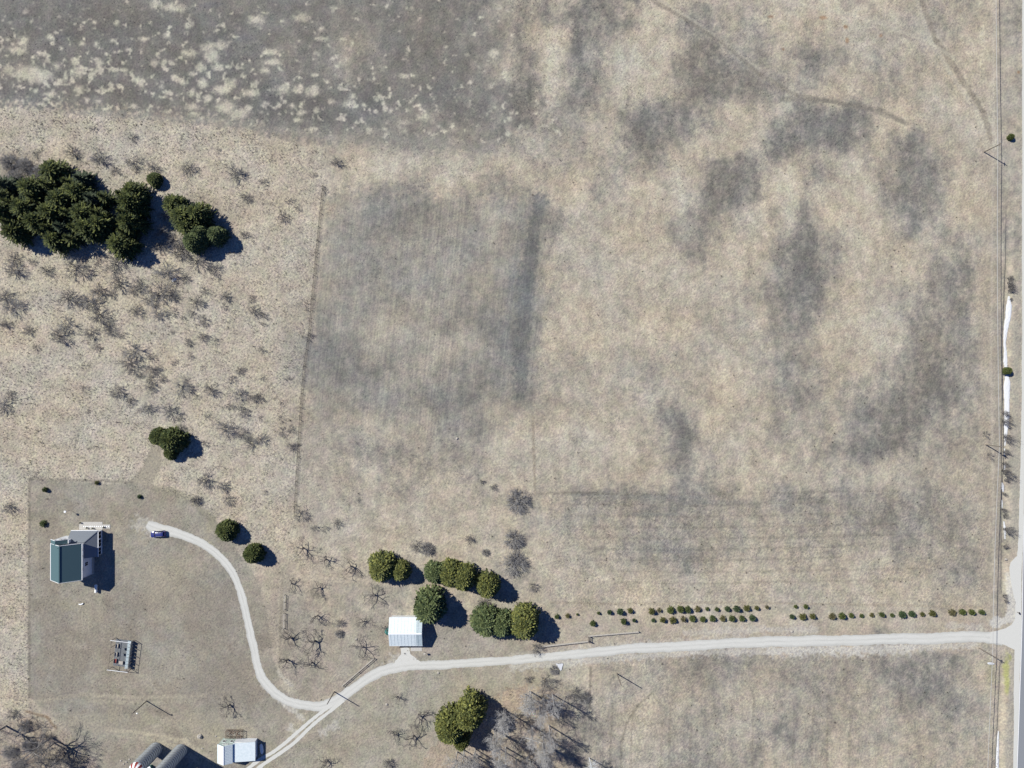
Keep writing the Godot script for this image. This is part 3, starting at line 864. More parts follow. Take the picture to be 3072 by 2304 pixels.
func build_roads() -> void:
	var drive := [[2166, 1379, 31], [2140, 1377, 25], [2109, 1376, 24], [2000, 1379, 24], [1909, 1381, 24], [1780, 1384, 23], [1659, 1386, 22.5], [1560, 1391, 22], [1470, 1396, 21.5], [1381, 1400, 21], [1270, 1411, 20], [1180, 1419, 19], [1106, 1426, 19], [1040, 1430, 19], [978, 1435, 19], [930, 1437, 20], [890, 1438, 21], [853, 1442, 21], [823, 1451, 21], [793, 1467, 21], [760, 1490, 22], [733, 1509, 22], [703, 1523, 21], [665, 1525, 20], [628, 1517, 20], [595, 1498, 20], [570, 1470, 19], [555, 1437, 18], [546, 1394, 17], [535, 1344, 16], [524, 1294, 16], [507, 1246, 16], [487, 1216, 17], [462, 1191, 18], [425, 1168, 18], [388, 1155, 20], [352, 1146, 26], [332, 1139, 26], [318, 1132, 16]]
	for i in drive.size() - 1:
		var a := wd(drive[i][0], drive[i][1])
		var b := wd(drive[i + 1][0], drive[i + 1][1])
		clear_lines.append([Vector2(a.x, a.z), Vector2(b.x, b.z), drive[i][2] * S * 0.5 + 0.1])
	for l in [[716, 1522, 553, 1650], [730, 1522, 560, 1658]]:
		var a := wd(l[0], l[1])
		var b := wd(l[2], l[3])
		clear_lines.append([Vector2(a.x, a.z), Vector2(b.x, b.z), 0.8])
	struct("gravel_drive", ribbon(dpts(drive), 0.010, 0.22, 0.6, true), mats.gravel)
	struct("track_rut", ribbon(dpts([[716, 1522, 8], [693, 1539, 7], [660, 1567, 7], [628, 1594, 7], [590, 1624, 7], [553, 1647, 8], [500, 1690, 8]]), 0.014, 0.12, 0.6), mats.gravel)
	struct("track_rut", ribbon(dpts([[742, 1512, 8], [703, 1544, 7], [673, 1569, 7], [635, 1604, 7], [590, 1637, 8], [560, 1658, 8], [520, 1690, 8]]), 0.018, 0.12, 0.6), mats.gravel)
	var apron := ragged([[866, 1399], [884, 1399], [886, 1412], [900, 1424], [912, 1432], [845, 1440], [858, 1424], [866, 1414]], 0.15)
	struct("garage_apron", flat(apron, 0.022), mats.gravel)
	struct("concrete_pad", bx(ws(1232, 1941) + Vector3(0, 0.0, 0), ws(1266, 1953) + Vector3(0, 0.07, 0)), mats.concrete)
	# paved road on the east edge with its gravel shoulder and white edge line
	var edge := [[3078.0, -800.0], [3078.0, 900.0], [3074.0, 1400.0], [3067.5, 1700.0], [3064.5, 1880.0], [3058.0, 2080.0], [3050.0, 2304.0], [3024.0, 3000.0]]
	var road := []
	var line := []
	var shoulder := []
	for p in edge:
		var w := ws(p[0], p[1])
		road.append([w.x + 3.3, w.z, 3.3])
		line.append([w.x + 0.12, w.z, 0.075])
	for p in [[3072.0, -800.0, 0.5], [3071.0, 900.0, 0.5], [3069.0, 1300.0, 0.6], [3065.0, 1500.0, 0.7], [3062.0, 1620.0, 0.7], [3058.0, 1700.0, 0.75], [3054.0, 1880.0, 1.0], [3050.0, 2080.0, 0.85], [3045.0, 2304.0, 0.6], [3018.0, 3000.0, 0.6]]:
		var w := ws(p[0], p[1])
		shoulder.append([w.x, w.z, p[2]])
	struct("road_shoulder", ribbon(shoulder, 0.026, 0.10), mats.gravel)
	var pull := ragged([[2205, 1150], [2203, 1195], [2192, 1205], [2183, 1215], [2180, 1226], [2182, 1250], [2186, 1270], [2190, 1290], [2194, 1300], [2195, 1320], [2192, 1338], [2184, 1350], [2172, 1357], [2155, 1362], [2140, 1365], [2138, 1389], [2155, 1389], [2172, 1394], [2184, 1400], [2192, 1404], [2196, 1428], [2204, 1428], [2206, 1300]], 0.04)
	struct("gravel_turnout", flat(pull, 0.030), mats.gravel)
	struct("paved_road", ribbon(road, 0.036, 0.02, 2.0), mats.asphalt)
	struct("edge_line", ribbon(line, 0.041, 0.0, 2.0), mats.paint_line)

func build_snow() -> void:
	var lists := [
		[[888, 3029, 3], [900, 3030, 9], [920, 3030, 15], [950, 3028, 15], [975, 3023, 13], [1000, 3020, 10], [1030, 3018, 7], [1055, 3020, 8], [1085, 3020, 11], [1102, 3021, 8]],
		[[1124, 3023, 9], [1140, 3025, 14], [1165, 3024, 16], [1200, 3024, 15], [1240, 3024, 14], [1280, 3022, 11], [1310, 3020, 7], [1338, 3018, 2]],
		[[1448, 3010, 3], [1458, 3012, 8], [1468, 3012, 9], [1476, 3013, 3]],
		[[1565, 3015, 3], [1580, 3017, 5], [1600, 3018, 5], [1618, 3018, 2]],
		[[2195, 2999, 2], [2215, 2998, 5], [2250, 2997, 8], [2304, 2996, 9], [2330, 2995, 4]],
		[[1390, 3017, 1], [1396, 3018, 4], [1404, 3017, 5], [1411, 3017, 1]],
		[[1345, 3017, 1], [1352, 3017, 4], [1362, 3016, 3], [1370, 3016, 1]],
		[[1500, 3009, 1], [1508, 3010, 3], [1520, 3010, 2], [1526, 3010, 1]]]
	var labels := ["long white snow drift in the roadside ditch above the round evergreen bush", "white snow drift in the ditch directly below the round evergreen bush", "small snow patch in the ditch below the middle utility pole", "thin grey streak of snow in the ditch near the gravel turnout", "pale icy strip in the ditch at the lower right corner", "tiny snow remnant in the ditch beside the middle utility pole", "thin snow sliver in the ditch just above the middle utility pole", "faint snow sliver in the ditch midway between pole and turnout"]
	for k in lists.size():
		var m := MB.new()
		var prev := []
		var l: Array = lists[k]
		for i in range(0, (l.size() - 1) * 4 + 1):
			var a: Array = l[i / 4]
			var b: Array = l[mini(i / 4 + 1, l.size() - 1)]
			var t := (i % 4) / 4.0
			var p := ws(lerpf(a[1], b[1], t), lerpf(a[0], b[0], t))
			var w := lerpf(a[2], b[2], t) * 0.05 * rng.randf_range(0.85, 1.15)
			var cut := ditch_depth(p.z)
			var cx := ditch_x(p.z)
			var line := []
			for s in 7:
				var u := (s - 3.0) / 3.0
				var x := p.x + u * w
				line.append(Vector3(x, ditch_floor(x - cx) * cut * 0.75 + 0.16 * (1.0 - u * u) + (0.02 if absf(u) < 0.9 else -0.12) + rng.randf_range(-0.03, 0.03), p.z))
			if i > 0:
				for s in 6:
					m.quad(line[s], line[s + 1], prev[s + 1], prev[s])
			prev = line
		var o := obj("snow_drift", m.mesh(), mats.snow)
		tag(o, labels[k], "snow", "snow left in the roadside ditch")

func ditch_floor(u: float) -> float:
	var off := [-1.6, -0.95, -0.75, -0.55, -0.3, 0.1, 0.5, 0.9, 1.4, 2.0, 2.8]
	var dep := [0.0, 0.0, -0.25, -0.62, -0.72, -0.72, -0.66, -0.46, -0.24, -0.08, 0.0]
	if u < -1.6 or u > 2.8:
		return 0.0
	for i in off.size() - 1:
		if u <= off[i + 1]:
			return lerpf(dep[i], dep[i + 1], (u - off[i]) / (off[i + 1] - off[i]))
	return 0.0

# ---------------------------------------------------------------- buildings
# walls of a gabled block: ridge along z; each wall a part of its own
func gable_walls(p: Node3D, x0: float, x1: float, z0: float, z1: float, eave: float, ridge: float, m: Material, inset := 0.35, bottom := 0.0) -> void:
	var a := x0 + inset
	var b := x1 - inset
	var c := z0 + inset
	var d := z1 - inset
	var xm := (x0 + x1) * 0.5
	var k := (ridge - eave) / (xm - x0)
	var h := eave + k * inset - 0.12
	var t := 0.2
	obj("wall", bx(Vector3(a, bottom, c + t), Vector3(a + t, h - 0.15, d - t)), m, p)
	obj("wall", bx(Vector3(b - t, bottom, c + t), Vector3(b, h - 0.15, d - t)), m, p)
	for z in [c, d - t]:
		obj("gable_wall", slab([Vector3(a, bottom, z + t), Vector3(b, bottom, z + t), Vector3(b, h - 0.15, z + t), Vector3(xm, ridge - 0.3, z + t), Vector3(a, h - 0.15, z + t)], Vector3(0, 0, -t)), m, p)

func roof_slope(p: Node, pts: Array, m: Material, thick := 0.14, called := "roof_slope") -> MeshInstance3D:
	return obj(called, slab(pts, Vector3(0, -thick, 0)), m, p)

func bar(p: Node, called: String, a: Vector3, b: Vector3, w: float, h: float, m: Material) -> MeshInstance3D:
	var d := (b - a)
	var l := d.length()
	var f := d / l
	var s := f.cross(Vector3.UP if absf(f.y) < 0.95 else Vector3.RIGHT).normalized()
	var u := s.cross(f)
	var mb := MB.new()
	mb.box(Vector3(-w / 2, -h / 2, 0), Vector3(w / 2, h / 2, l), Transform3D(Basis(s, u, f), a))
	return obj(called, mb.mesh(), m, p)

# a window: frame of four bars, a pane, a sill; centre c on a wall whose outward direction is o
func window(p: Node3D, c: Vector3, o: Vector3, w: float, h: float, mull := 0) -> void:
	var s := o.cross(Vector3.UP).normalized()
	var xf := Transform3D(Basis(s, Vector3.UP, o), c)
	var f := MB.new()
	var t := 0.09
	f.box(Vector3(-w / 2 - t, -h / 2 - t, 0.0), Vector3(w / 2 + t, -h / 2, 0.07), xf)
	f.box(Vector3(-w / 2 - t, h / 2, 0.0), Vector3(w / 2 + t, h / 2 + t, 0.07), xf)
	f.box(Vector3(-w / 2 - t, -h / 2, 0.0), Vector3(-w / 2, h / 2, 0.07), xf)
	f.box(Vector3(w / 2, -h / 2, 0.0), Vector3(w / 2 + t, h / 2, 0.07), xf)
	for i in mull:
		var x := -w / 2 + w * (i + 1) / (mull + 1)
		f.box(Vector3(x - 0.04, -h / 2, 0.0), Vector3(x + 0.04, h / 2, 0.06), xf)
	var fr := obj("window", f.mesh(), mats.trim, p)
	var g := MB.new()
	g.box(Vector3(-w / 2, -h / 2, 0.01), Vector3(w / 2, h / 2, 0.035), xf)
	obj("pane", g.mesh(), mats.glass, fr)

func build_house() -> void:
	var h := thing("farm_house", "two-storey white house with dark slate-green gable roof and grey wing", "house", Vector3(-129.6, 0, 51.7))
	var q := Vector3(-129.6, 0, 51.7)
	# main block (local coordinates)
	var x0 := -4.5
	var x1 := 4.5
	var z0 := -5.3
	var z1 := 5.3
	gable_walls(h, x0, x1, z0, z1, 6.8, 10.2, mats.siding)
	var w := roof_slope(h, [Vector3(x0, 6.8, z1), Vector3(0, 10.2, z1), Vector3(0, 10.2, z0), Vector3(x0, 6.8, z0)], mats.shingle)
	w.set_meta("label", "pale sunlit slope of the main roof")
	var e := roof_slope(h, [Vector3(0, 10.2, z1), Vector3(x1, 6.8, z1), Vector3(x1, 6.8, z0), Vector3(0, 10.2, z0)], mats.shingle)
	e.set_meta("label", "dark slope of the main roof")
	bar(h, "ridge_cap", Vector3(0, 10.22, z0), Vector3(0, 10.22, z1), 0.3, 0.08, mats.shingle)
	for z in [z0 - 0.03, z1 + 0.03]:
		bar(h, "barge_board", Vector3(x0 - 0.03, 6.72, z), Vector3(0, 10.16, z), 0.08, 0.26, mats.trim)
		bar(h, "barge_board", Vector3(0, 10.16, z), Vector3(x1 + 0.03, 6.72, z), 0.08, 0.26, mats.trim)
	for x in [x0 - 0.08, x1 + 0.08]:
		bar(h, "gutter", Vector3(x, 6.74, z0), Vector3(x, 6.74, z1), 0.14, 0.14, mats.trim)
	# projecting gable on the north side
	var a0 := -4.5
	var a1 := 0.5
	var b0 := -6.5
	gable_walls(h, a0, a1, b0, -4.9, 6.8, 8.8, mats.siding, 0.3)
	var am := (a0 + a1) * 0.5
	roof_slope(h, [Vector3(a0, 6.83, -5.3), Vector3(am, 8.83, -5.3), Vector3(am, 8.83, b0), Vector3(a0, 6.83, b0)], mats.shingle)
	roof_slope(h, [Vector3(am, 8.83, -5.3), Vector3(a1, 6.83, -5.3), Vector3(a1, 6.83, b0), Vector3(am, 8.83, b0)], mats.shingle)
	bar(h, "barge_board", Vector3(a0, 6.75, b0 - 0.03), Vector3(am, 8.78, b0 - 0.03), 0.08, 0.24, mats.trim)
	bar(h, "barge_board", Vector3(am, 8.78, b0 - 0.03), Vector3(a1, 6.75, b0 - 0.03), 0.08, 0.24, mats.trim)
	bar(h, "gutter", Vector3(a1 + 0.07, 6.76, b0), Vector3(a1 + 0.07, 6.76, -5.35), 0.13, 0.13, mats.trim)
	window(h, Vector3(-2.6, 5.2, b0 + 0.3), Vector3(0, 0, -1), 0.9, 1.3, 0)
	window(h, Vector3(-1.1, 5.2, b0 + 0.3), Vector3(0, 0, -1), 0.9, 1.3, 0)
	# wrap-round single-storey wing, hipped at its north-east corner
	var n0 := -8.3    # north eave
	var e1 := 7.1     # east eave
	var s1 := -0.6    # south end
	var wt0 := -0.9   # west end
	var top := 5.2
	var low := 3.1
	roof_slope(h, [Vector3(wt0, low, n0), Vector3(e1, low, n0), Vector3(4.15, top, -5.2), Vector3(wt0, top, -5.2)].map(func(p): return p), mats.shingle_grey).set_meta("label", "grey north slope of the wing roof")
	roof_slope(h, [Vector3(e1, low, n0), Vector3(e1, low, s1), Vector3(4.15, top, s1), Vector3(4.15, top, -5.2)], mats.shingle_grey).set_meta("label", "grey east slope of the wing roof")
	bar(h, "hip_cap", Vector3(e1, low + 0.03, n0), Vector3(4.15, top + 0.03, -5.2), 0.22, 0.06, mats.shingle_grey)
	bar(h, "gutter", Vector3(wt0, low - 0.06, n0 - 0.07), Vector3(e1, low - 0.06, n0 - 0.07), 0.14, 0.14, mats.trim)
	bar(h, "gutter", Vector3(e1 + 0.07, low - 0.06, n0), Vector3(e1 + 0.07, low - 0.06, s1), 0.14, 0.14, mats.trim)
	obj("wall", bx(Vector3(wt0 + 0.3, 0, n0 + 0.4), Vector3(e1 - 0.4, 2.95, n0 + 0.6)), mats.siding, h)
	obj("wall", bx(Vector3(e1 - 0.6, 0, n0 + 0.6), Vector3(e1 - 0.4, 2.95, s1 - 0.3)), mats.siding, h)
	obj("wall", slab([Vector3(4.15, 0, s1 - 0.3), Vector3(e1 - 0.6, 0, s1 - 0.3), Vector3(e1 - 0.6, 3.0, s1 - 0.3), Vector3(4.15, 4.9, s1 - 0.3)], Vector3(0, 0, -0.2)), mats.siding, h)
	obj("wall", slab([Vector3(wt0 + 0.3, 0, -5.3), Vector3(wt0 + 0.3, 0, n0 + 0.6), Vector3(wt0 + 0.3, 2.95, n0 + 0.6), Vector3(wt0 + 0.3, 4.9, -5.3)], Vector3(0.2, 0, 0)), mats.siding, h)
	for z in [-6.75, -4.35, -1.95]:
		window(h, Vector3(e1 - 0.4, 1.75, z), Vector3(1, 0, 0), 2.0, 1.9, 1)
	window(h, Vector3(1.0, 1.6, n0 + 0.4), Vector3(0, 0, -1), 1.2, 1.3, 1)
	window(h, Vector3(4.6, 1.6, n0 + 0.4), Vector3(0, 0, -1), 1.2, 1.3, 1)
	var dr := obj("door", bx(Vector3(2.3, 0.1, n0 + 0.34), Vector3(3.25, 2.2, n0 + 0.4)), mats.trim, h)
	obj("handle", bx(Vector3(2.4, 1.05, n0 + 0.28), Vector3(2.48, 1.2, n0 + 0.34)), mats.dark_metal, dr)
	# east wall windows
	for z in [-3.3, -1.4, 2.4]:
		window(h, Vector3(4.15, 6.0, z), Vector3(1, 0, 0), 0.8, 0.8)
	window(h, Vector3(4.15, 3.9, 1.3), Vector3(1, 0, 0), 1.0, 1.5, 1)
	window(h, Vector3(-4.15, 4.9, 2.0), Vector3(-1, 0, 0), 0.9, 1.4)
	window(h, Vector3(-4.15, 4.9, -2.0), Vector3(-1, 0, 0), 0.9, 1.4)
	obj("foundation", bx(Vector3(4.15, 0, -0.5), Vector3(4.3, 1.1, 4.95)), mats.concrete, h)
	obj("downpipe", rod(Vector3(4.28, 0.1, 5.0), Vector3(4.28, 6.7, 5.0), 0.05, 0.05, 6), mats.trim, h)
	obj("vent_pipe", rod(Vector3(-0.5, 9.6, -4.6), Vector3(-0.5, 10.5, -4.6), 0.06, 0.06, 8), mats.grey_metal, h)
	# patio north of the wing with a walk and edging stones
	var pt := thing("patio_slab", "light concrete patio with a walk along the north side of the house", "patio", Vector3(-127.0, 0, 42.6))
	obj("slab", bx(Vector3(-2.8, 0, -1.25), Vector3(4.2, 0.09, 1.05)), mats.concrete, pt)
	obj("walk", bx(Vector3(4.2, 0, -0.45), Vector3(6.5, 0.085, 0.75)), mats.concrete, pt)
	for i in 13:
		var x := -1.5 + i * 0.62
		obj("edging_stone", bx(Vector3(x, 0.0, -0.05 + 0.02 * (i % 3)), Vector3(x + 0.34, 0.17, 0.28)), mats.trim, pt)
	for i in 4:
		var pot := thing("potted_plant", ["dark potted plant at the patio's outer corner", "dark bushy pot plant near the middle of the patio wall", "small pot plant right of the bushy one on the patio", "pot plant beside the wing's corner gutter"][i], "plant", [Vector3(-129.3, 0.09, 41.6), Vector3(-127.3, 0.09, 43.1), Vector3(-125.6, 0.09, 43.2), Vector3(-122.3, 0.0, 42.9)][i], 0.0, "pots along the house patio")
		obj("pot", rod(Vector3.ZERO, Vector3(0, 0.35, 0), 0.16, 0.22, 8), mats.brown_wood, pot)
		obj("foliage", leafy(40 + i, 0.35, 0.5, Color(0.03, 0.045, 0.02)), mats.needles, pot).position.y = 0.35
	# propane tank
	var tk := thing("propane_tank", "white cylindrical fuel tank lying beside the south-east corner of the house", "tank", Vector3(-124.4, 0, 61.2))
	obj("body", capsule(2.6, 0.42), mats.tank, tk).position.y = 0.72
	obj("dome_lid", rod(Vector3(0, 1.1, 0), Vector3(0, 1.3, 0), 0.16, 0.13, 10), mats.grey_metal, tk)
	for z in [-0.8, 0.8]:
		obj("leg", bx(Vector3(-0.3, 0, z - 0.09), Vector3(0.3, 0.42, z + 0.09)), mats.concrete, tk)

func capsule(l: float, r: float) -> ArrayMesh:
	# lying along z, centred
	var rings := []
	var nr := []
	for i in 15:
		var z := 0.0
		var rr := r
		var nz := 0.0
		if i <= 5:
			rr = r * maxf(0.02, sqrt(1.0 - pow(1.0 - i / 5.0, 2)))
			z = -l / 2 + r * 0.6 * (i / 5.0)
			nz = -(1.0 - i / 5.0)
		elif i >= 9:
			var k := (14 - i) / 5.0
			z = l / 2 - r * 0.6 * k
			rr = r * maxf(0.02, sqrt(1.0 - pow(1.0 - k, 2)))
			nz = 1.0 - k
		else:
			z = lerpf(-l / 2 + r * 0.6, l / 2 - r * 0.6, (i - 5) / 4.0)
		var p := PackedVector3Array()
		var n := PackedVector3Array()
		for s in 14:
			var a := TAU * s / 14
			p.append(Vector3(cos(a) * rr, sin(a) * rr, z))
			n.append(Vector3(cos(a) * (1.0 - absf(nz) * 0.7), sin(a) * (1.0 - absf(nz) * 0.7), nz).normalized())
		rings.append(p)
		nr.append(n)
	var m := MB.new()
	m.strip(rings, true, nr)
	return m.mesh()

func build_garage() -> void:
	var g := thing("garage", "white metal-roofed garage beside the bend of the gravel drive", "garage", Vector3(-31.4, 0, 73.3))
	var x0 := -4.9
	var x1 := 4.9
	var z0 := -4.2
	var z1 := 4.2
	var ev := 3.0
	var rg := 4.85
	var xs := 3.15   # where the newer panels end
	# walls (ridge runs along x)
	var a := x0 + 0.3
	var b := x1 - 0.3
	var c := z0 + 0.35
	var d := z1 - 0.35
	for z in [c, d - 0.18]:
		obj("wall", bx(Vector3(a + 0.18, 0, z), Vector3(b - 0.18, ev - 0.02, z + 0.18)), mats.siding, g)
	for x in [a, b - 0.18]:
		obj("gable_wall", slab([Vector3(x, 0, d), Vector3(x, 0, c), Vector3(x, ev - 0.02, c), Vector3(x, rg - 0.18, 0), Vector3(x, ev - 0.02, d)], Vector3(0.18, 0, 0)), mats.siding, g)
	for s in [[z0, -1.0], [z1, 1.0]]:
		var zz: float = s[0]
		var f: float = s[1]
		var p := [Vector3(x0, ev, zz), Vector3(xs, ev, zz), Vector3(xs, rg, 0), Vector3(x0, rg, 0)]
		var q := [Vector3(xs + 0.01, ev - 0.015, zz), Vector3(x1, ev - 0.015, zz), Vector3(x1, rg - 0.015, 0), Vector3(xs + 0.01, rg - 0.015, 0)]
		if f > 0:
			p.reverse()
			q.reverse()
		roof_slope(g, p, mats.white_metal, 0.09, "roof_panel").set_meta("label", "bright white roof sheeting")
		roof_slope(g, q, mats.dull_metal, 0.09, "roof_panel").set_meta("label", "duller blue-grey roof strip at the east end")
		for i in 9:
			var x := x0 + 0.6 + i * 1.0
			if x > x1: break
			bar(g, "seam", Vector3(x, ev + 0.02, zz), Vector3(x, rg + 0.02, f * 0.06), 0.04, 0.035, mats.white_metal if x < xs else mats.dull_metal)
		bar(g, "fascia", Vector3(x0, ev - 0.10, zz + f * 0.03), Vector3(x1, ev - 0.10, zz + f * 0.03), 0.05, 0.17, mats.trim)
	bar(g, "ridge_cap", Vector3(x0, rg + 0.02, 0), Vector3(x1, rg + 0.02, 0), 0.34, 0.05, mats.trim)
	var dr := obj("garage_door", bx(Vector3(-1.6, 0, d), Vector3(1.2, 2.4, d + 0.05)), mats.trim, g)
	for i in 3:
		obj("door_groove", bx(Vector3(-1.6, 0.57 + i * 0.6, d + 0.05), Vector3(1.2, 0.60 + i * 0.6, d + 0.06)), mats.grey_metal, dr)
	var sd := obj("side_door", bx(Vector3(2.4, 0.05, d), Vector3(3.3, 2.1, d + 0.05)), mats.dull_metal, g)
	obj("handle", bx(Vector3(2.5, 1.0, d + 0.05), Vector3(2.58, 1.12, d + 0.1)), mats.dark_metal, sd)
	window(g, Vector3(b, 1.6, 0.0), Vector3(1, 0, 0), 1.0, 0.9, 1)
	window(g, Vector3(a, 1.6, 0.0), Vector3(-1, 0, 0), 1.0, 0.9, 1)
	obj("chimney_pipe", rod(Vector3(3.3, 2.9, z0 + 0.4), Vector3(3.3, 3.9, z0 + 0.4), 0.11, 0.11, 8), mats.dark_metal, g)
	# things by the garage
	var tp := thing("tarp_heap", "teal tarpaulin draped over a heap against the garage's west wall", "tarp", Vector3(-37.2, 0, 74.0))
	obj("cover", lump(5, Vector3(0.95, 1.5, 1.25), 0.22), mats.tarp, tp)
	var stn := MB.new()
	for i in 12:
		var o := obj("field_stone", lump(60 + i, Vector3(rng.randf_range(0.2, 0.4), rng.randf_range(0.15, 0.3), rng.randf_range(0.2, 0.35)), 0.3), mats.stone)
		o.position = ws(1297 + i * 3.4 + rng.randf_range(-1, 1), 1868 + rng.randf_range(-4, 4) + (i % 3) * 2.5)
		tag(o, "pale field stone, %s from the left in the row east of the garage" % nth(i), "stone", "row of field stones by the garage")
	var fd := thing("bird_feeder", "small pale bird feeder on a post near the garage's south-east corner", "feeder", ws(1274, 1956))
	obj("post", rod(Vector3.ZERO, Vector3(0, 1.3, 0), 0.05, 0.05, 6), mats.rail_wood, fd)
	obj("tray", bx(Vector3(-0.3, 1.3, -0.2), Vector3(0.3, 1.36, 0.2)), mats.rail_wood, fd)
	obj("roof", slab([Vector3(-0.36, 1.6, 0.26), Vector3(0.36, 1.6, 0.26), Vector3(0.36, 1.75, 0), Vector3(0.36, 1.6, -0.26), Vector3(-0.36, 1.6, -0.26), Vector3(-0.36, 1.75, 0)], Vector3(0, -0.05, 0)), mats.rail_wood, fd)

# a closed lumpy dome standing on the ground
func lump(sd: int, r: Vector3, rough: float, full := false) -> ArrayMesh:
	var f := FastNoiseLite.new()
	f.seed = sd
	f.frequency = 0.9
	var m := MB.new()
	var la := 6
	var lo := 11
	var grid := []
	for i in la + 1:
		var line := []
		var t := (PI if full else PI * 0.55) * i / la
		for j in lo:
			var a := TAU * j / lo
			var d := Vector3(sin(t) * cos(a), cos(t), sin(t) * sin(a))
			var k := 1.0 + f.get_noise_3d(d.x * 1.4 + sd, d.y * 1.4, d.z * 1.4) * rough * 2.0
			line.append(Vector3(d.x * r.x, maxf(d.y, -1.0 if full else -0.1) * r.y, d.z * r.z) * k)
		grid.append(line)
	for i in la:
		for j in lo:
			var k := (j + 1) % lo
			m.quad(grid[i][j], grid[i][k], grid[i + 1][k], grid[i + 1][j])
	return m.mesh()

func leafy(sd: int, r: float, h: float, c: Color, n := 70) -> ArrayMesh:
	var g := RandomNumberGenerator.new()
	g.seed = sd
	var m := MB.new()
	for i in n:
		var d := Vector3(g.randfn(), absf(g.randfn()), g.randfn()).normalized()
		var p := Vector3(d.x * r, d.y * h, d.z * r) * g.randf_range(0.4, 1.0)
		var u := Vector3(g.randfn(), g.randfn(), g.randfn()).normalized() * r * 0.35
		var w := d.cross(u).normalized() * r * 0.3
		m.col = c * g.randf_range(0.7, 1.4)
		m.tri(p - u * 0.5, p + w, p + u)
	return m.mesh()

func build_shed() -> void:
	var s := thing("tool_shed", "white metal shed with a tall gable and a lower lean-to beside the farm track", "shed", Vector3(-84.5, 0, 108.9))
	var z0 := -2.8
	var z1 := 2.8
	gable_walls(s, -2.3, 2.2, z0, z1, 4.0, 5.3, mats.green_siding, 0.15)
	roof_slope(s, [Vector3(-2.3, 4.0, z1), Vector3(-0.05, 5.3, z1), Vector3(-0.05, 5.3, z0), Vector3(-2.3, 4.0, z0)], mats.white_metal).set_meta("label", "bright white west roof slope")
	roof_slope(s, [Vector3(-0.05, 5.3, z1), Vector3(2.2, 4.0, z1), Vector3(2.2, 4.0, z0), Vector3(-0.05, 5.3, z0)], mats.white_metal).set_meta("label", "ribbed east roof slope")
	for i in 12:
		var z := z0 + 0.25 + i * 0.46
		bar(s, "seam", Vector3(-0.03, 5.33, z), Vector3(2.2, 4.03, z), 0.06, 0.05, mats.white_metal)
	bar(s, "ridge_cap", Vector3(-0.05, 5.33, z0), Vector3(-0.05, 5.33, z1), 0.26, 0.05, mats.trim)
	# lean-to
	roof_slope(s, [Vector3(2.05, 3.55, z1), Vector3(8.4, 2.65, z1), Vector3(8.4, 2.65, z0), Vector3(2.05, 3.55, z0)], mats.white_metal).set_meta("label", "broad pale lean-to roof")
	obj("wall", bx(Vector3(2.05, 0, z0 + 0.15), Vector3(8.1, 2.55, z0 + 0.33)), mats.siding, s)
	obj("wall", bx(Vector3(2.05, 0, z1 - 0.33), Vector3(8.1, 2.55, z1 - 0.15)), mats.siding, s)
	obj("wall", bx(Vector3(7.92, 0, z0 + 0.33), Vector3(8.1, 2.55, z1 - 0.33)), mats.siding, s)
	window(s, Vector3(-1.1, 1.9, z0 + 0.15), Vector3(0, 0, -1), 0.8, 1.0)
	window(s, Vector3(1.2, 1.9, z0 + 0.15), Vector3(0, 0, -1), 0.8, 1.0)
	window(s, Vector3(0.0, 3.7, z0 + 0.15), Vector3(0, 0, -1), 1.4, 0.6, 1)
	# slatted wooden crib against the north wall
	var k := thing("slatted_crib", "brown slatted wooden crib standing against the north wall of the white shed", "crib", Vector3(-83.1, 0, 104.6))
	for i in 11:
		for z in [-1.0, 1.0]:
			obj("slat", bx(Vector3(-2.3 + i * 0.46, 0.0, z - 0.03), Vector3(-2.2 + i * 0.46, 1.5, z + 0.03)), mats.brown_wood, k)
	for x in [-2.35, 2.42]:
		for i in 4:
			obj("slat", bx(Vector3(x - 0.03, 0, -0.8 + i * 0.5), Vector3(x + 0.03, 1.5, -0.7 + i * 0.5)), mats.brown_wood, k)
	for z in [-1.06, 1.06]:
		for y in [0.25, 1.4]:
			bar(k, "rail", Vector3(-2.4, y, z), Vector3(2.4, y, z), 0.06, 0.1, mats.brown_wood)
	for i in 5:
		bar(k, "cross_bar", Vector3(-2.2 + i * 1.1, 1.53, -1.1), Vector3(-2.2 + i * 1.1, 1.53, 1.1), 0.1, 0.06, mats.brown_wood)
	for i in 6:
		var o := obj("board", bx(Vector3(-0.9, 0, -0.1), Vector3(0.9, 0.05, 0.1)), mats.brown_wood, k)
		o.position = Vector3(rng.randf_range(-1.2, 1.2), 0.05 + i * 0.06, rng.randf_range(-0.6, 0.6))
		o.rotation.y = rng.randf_range(-1.2, 1.2)
	var bt := thing("upturned_boat", "pale blue-white oblong boat hull lying in the shade of the shed", "boat", Vector3(-75.1, 0, 109.4), 0.12)
	obj("hull", boat(3.2, 0.55, 0.5), mats.tank, bt)
	var bd := obj("boulder", lump(77, Vector3(0.75, 0.9, 0.7), 0.25), mats.stone)
	bd.position = ws(600, 2208)
	tag(bd, "grey round boulder alone on the grass between the shed and the yard pole", "boulder")
	var pc := [[607, 2245, "pale stone on the grass left of the white shed"], [648, 2208, "small white stone near the shed's wooden crib"], [363, 2282, "biggest stone of the rubble left of the silos"], [380, 2286, "pale stone in the rubble just left of the striped silo roof"], [372, 2292, "low stone at the bottom edge left of the silos"], [388, 2278, "flat stone beside the striped silo roof"]]
	for q in pc:
		var o := obj("loose_stone", lump(int(q[0]), Vector3(0.3, 0.22, 0.25), 0.3), mats.stone)
		o.position = ws(q[0], q[1])
		tag(o, q[2], "stone", "loose stones in the farmyard")

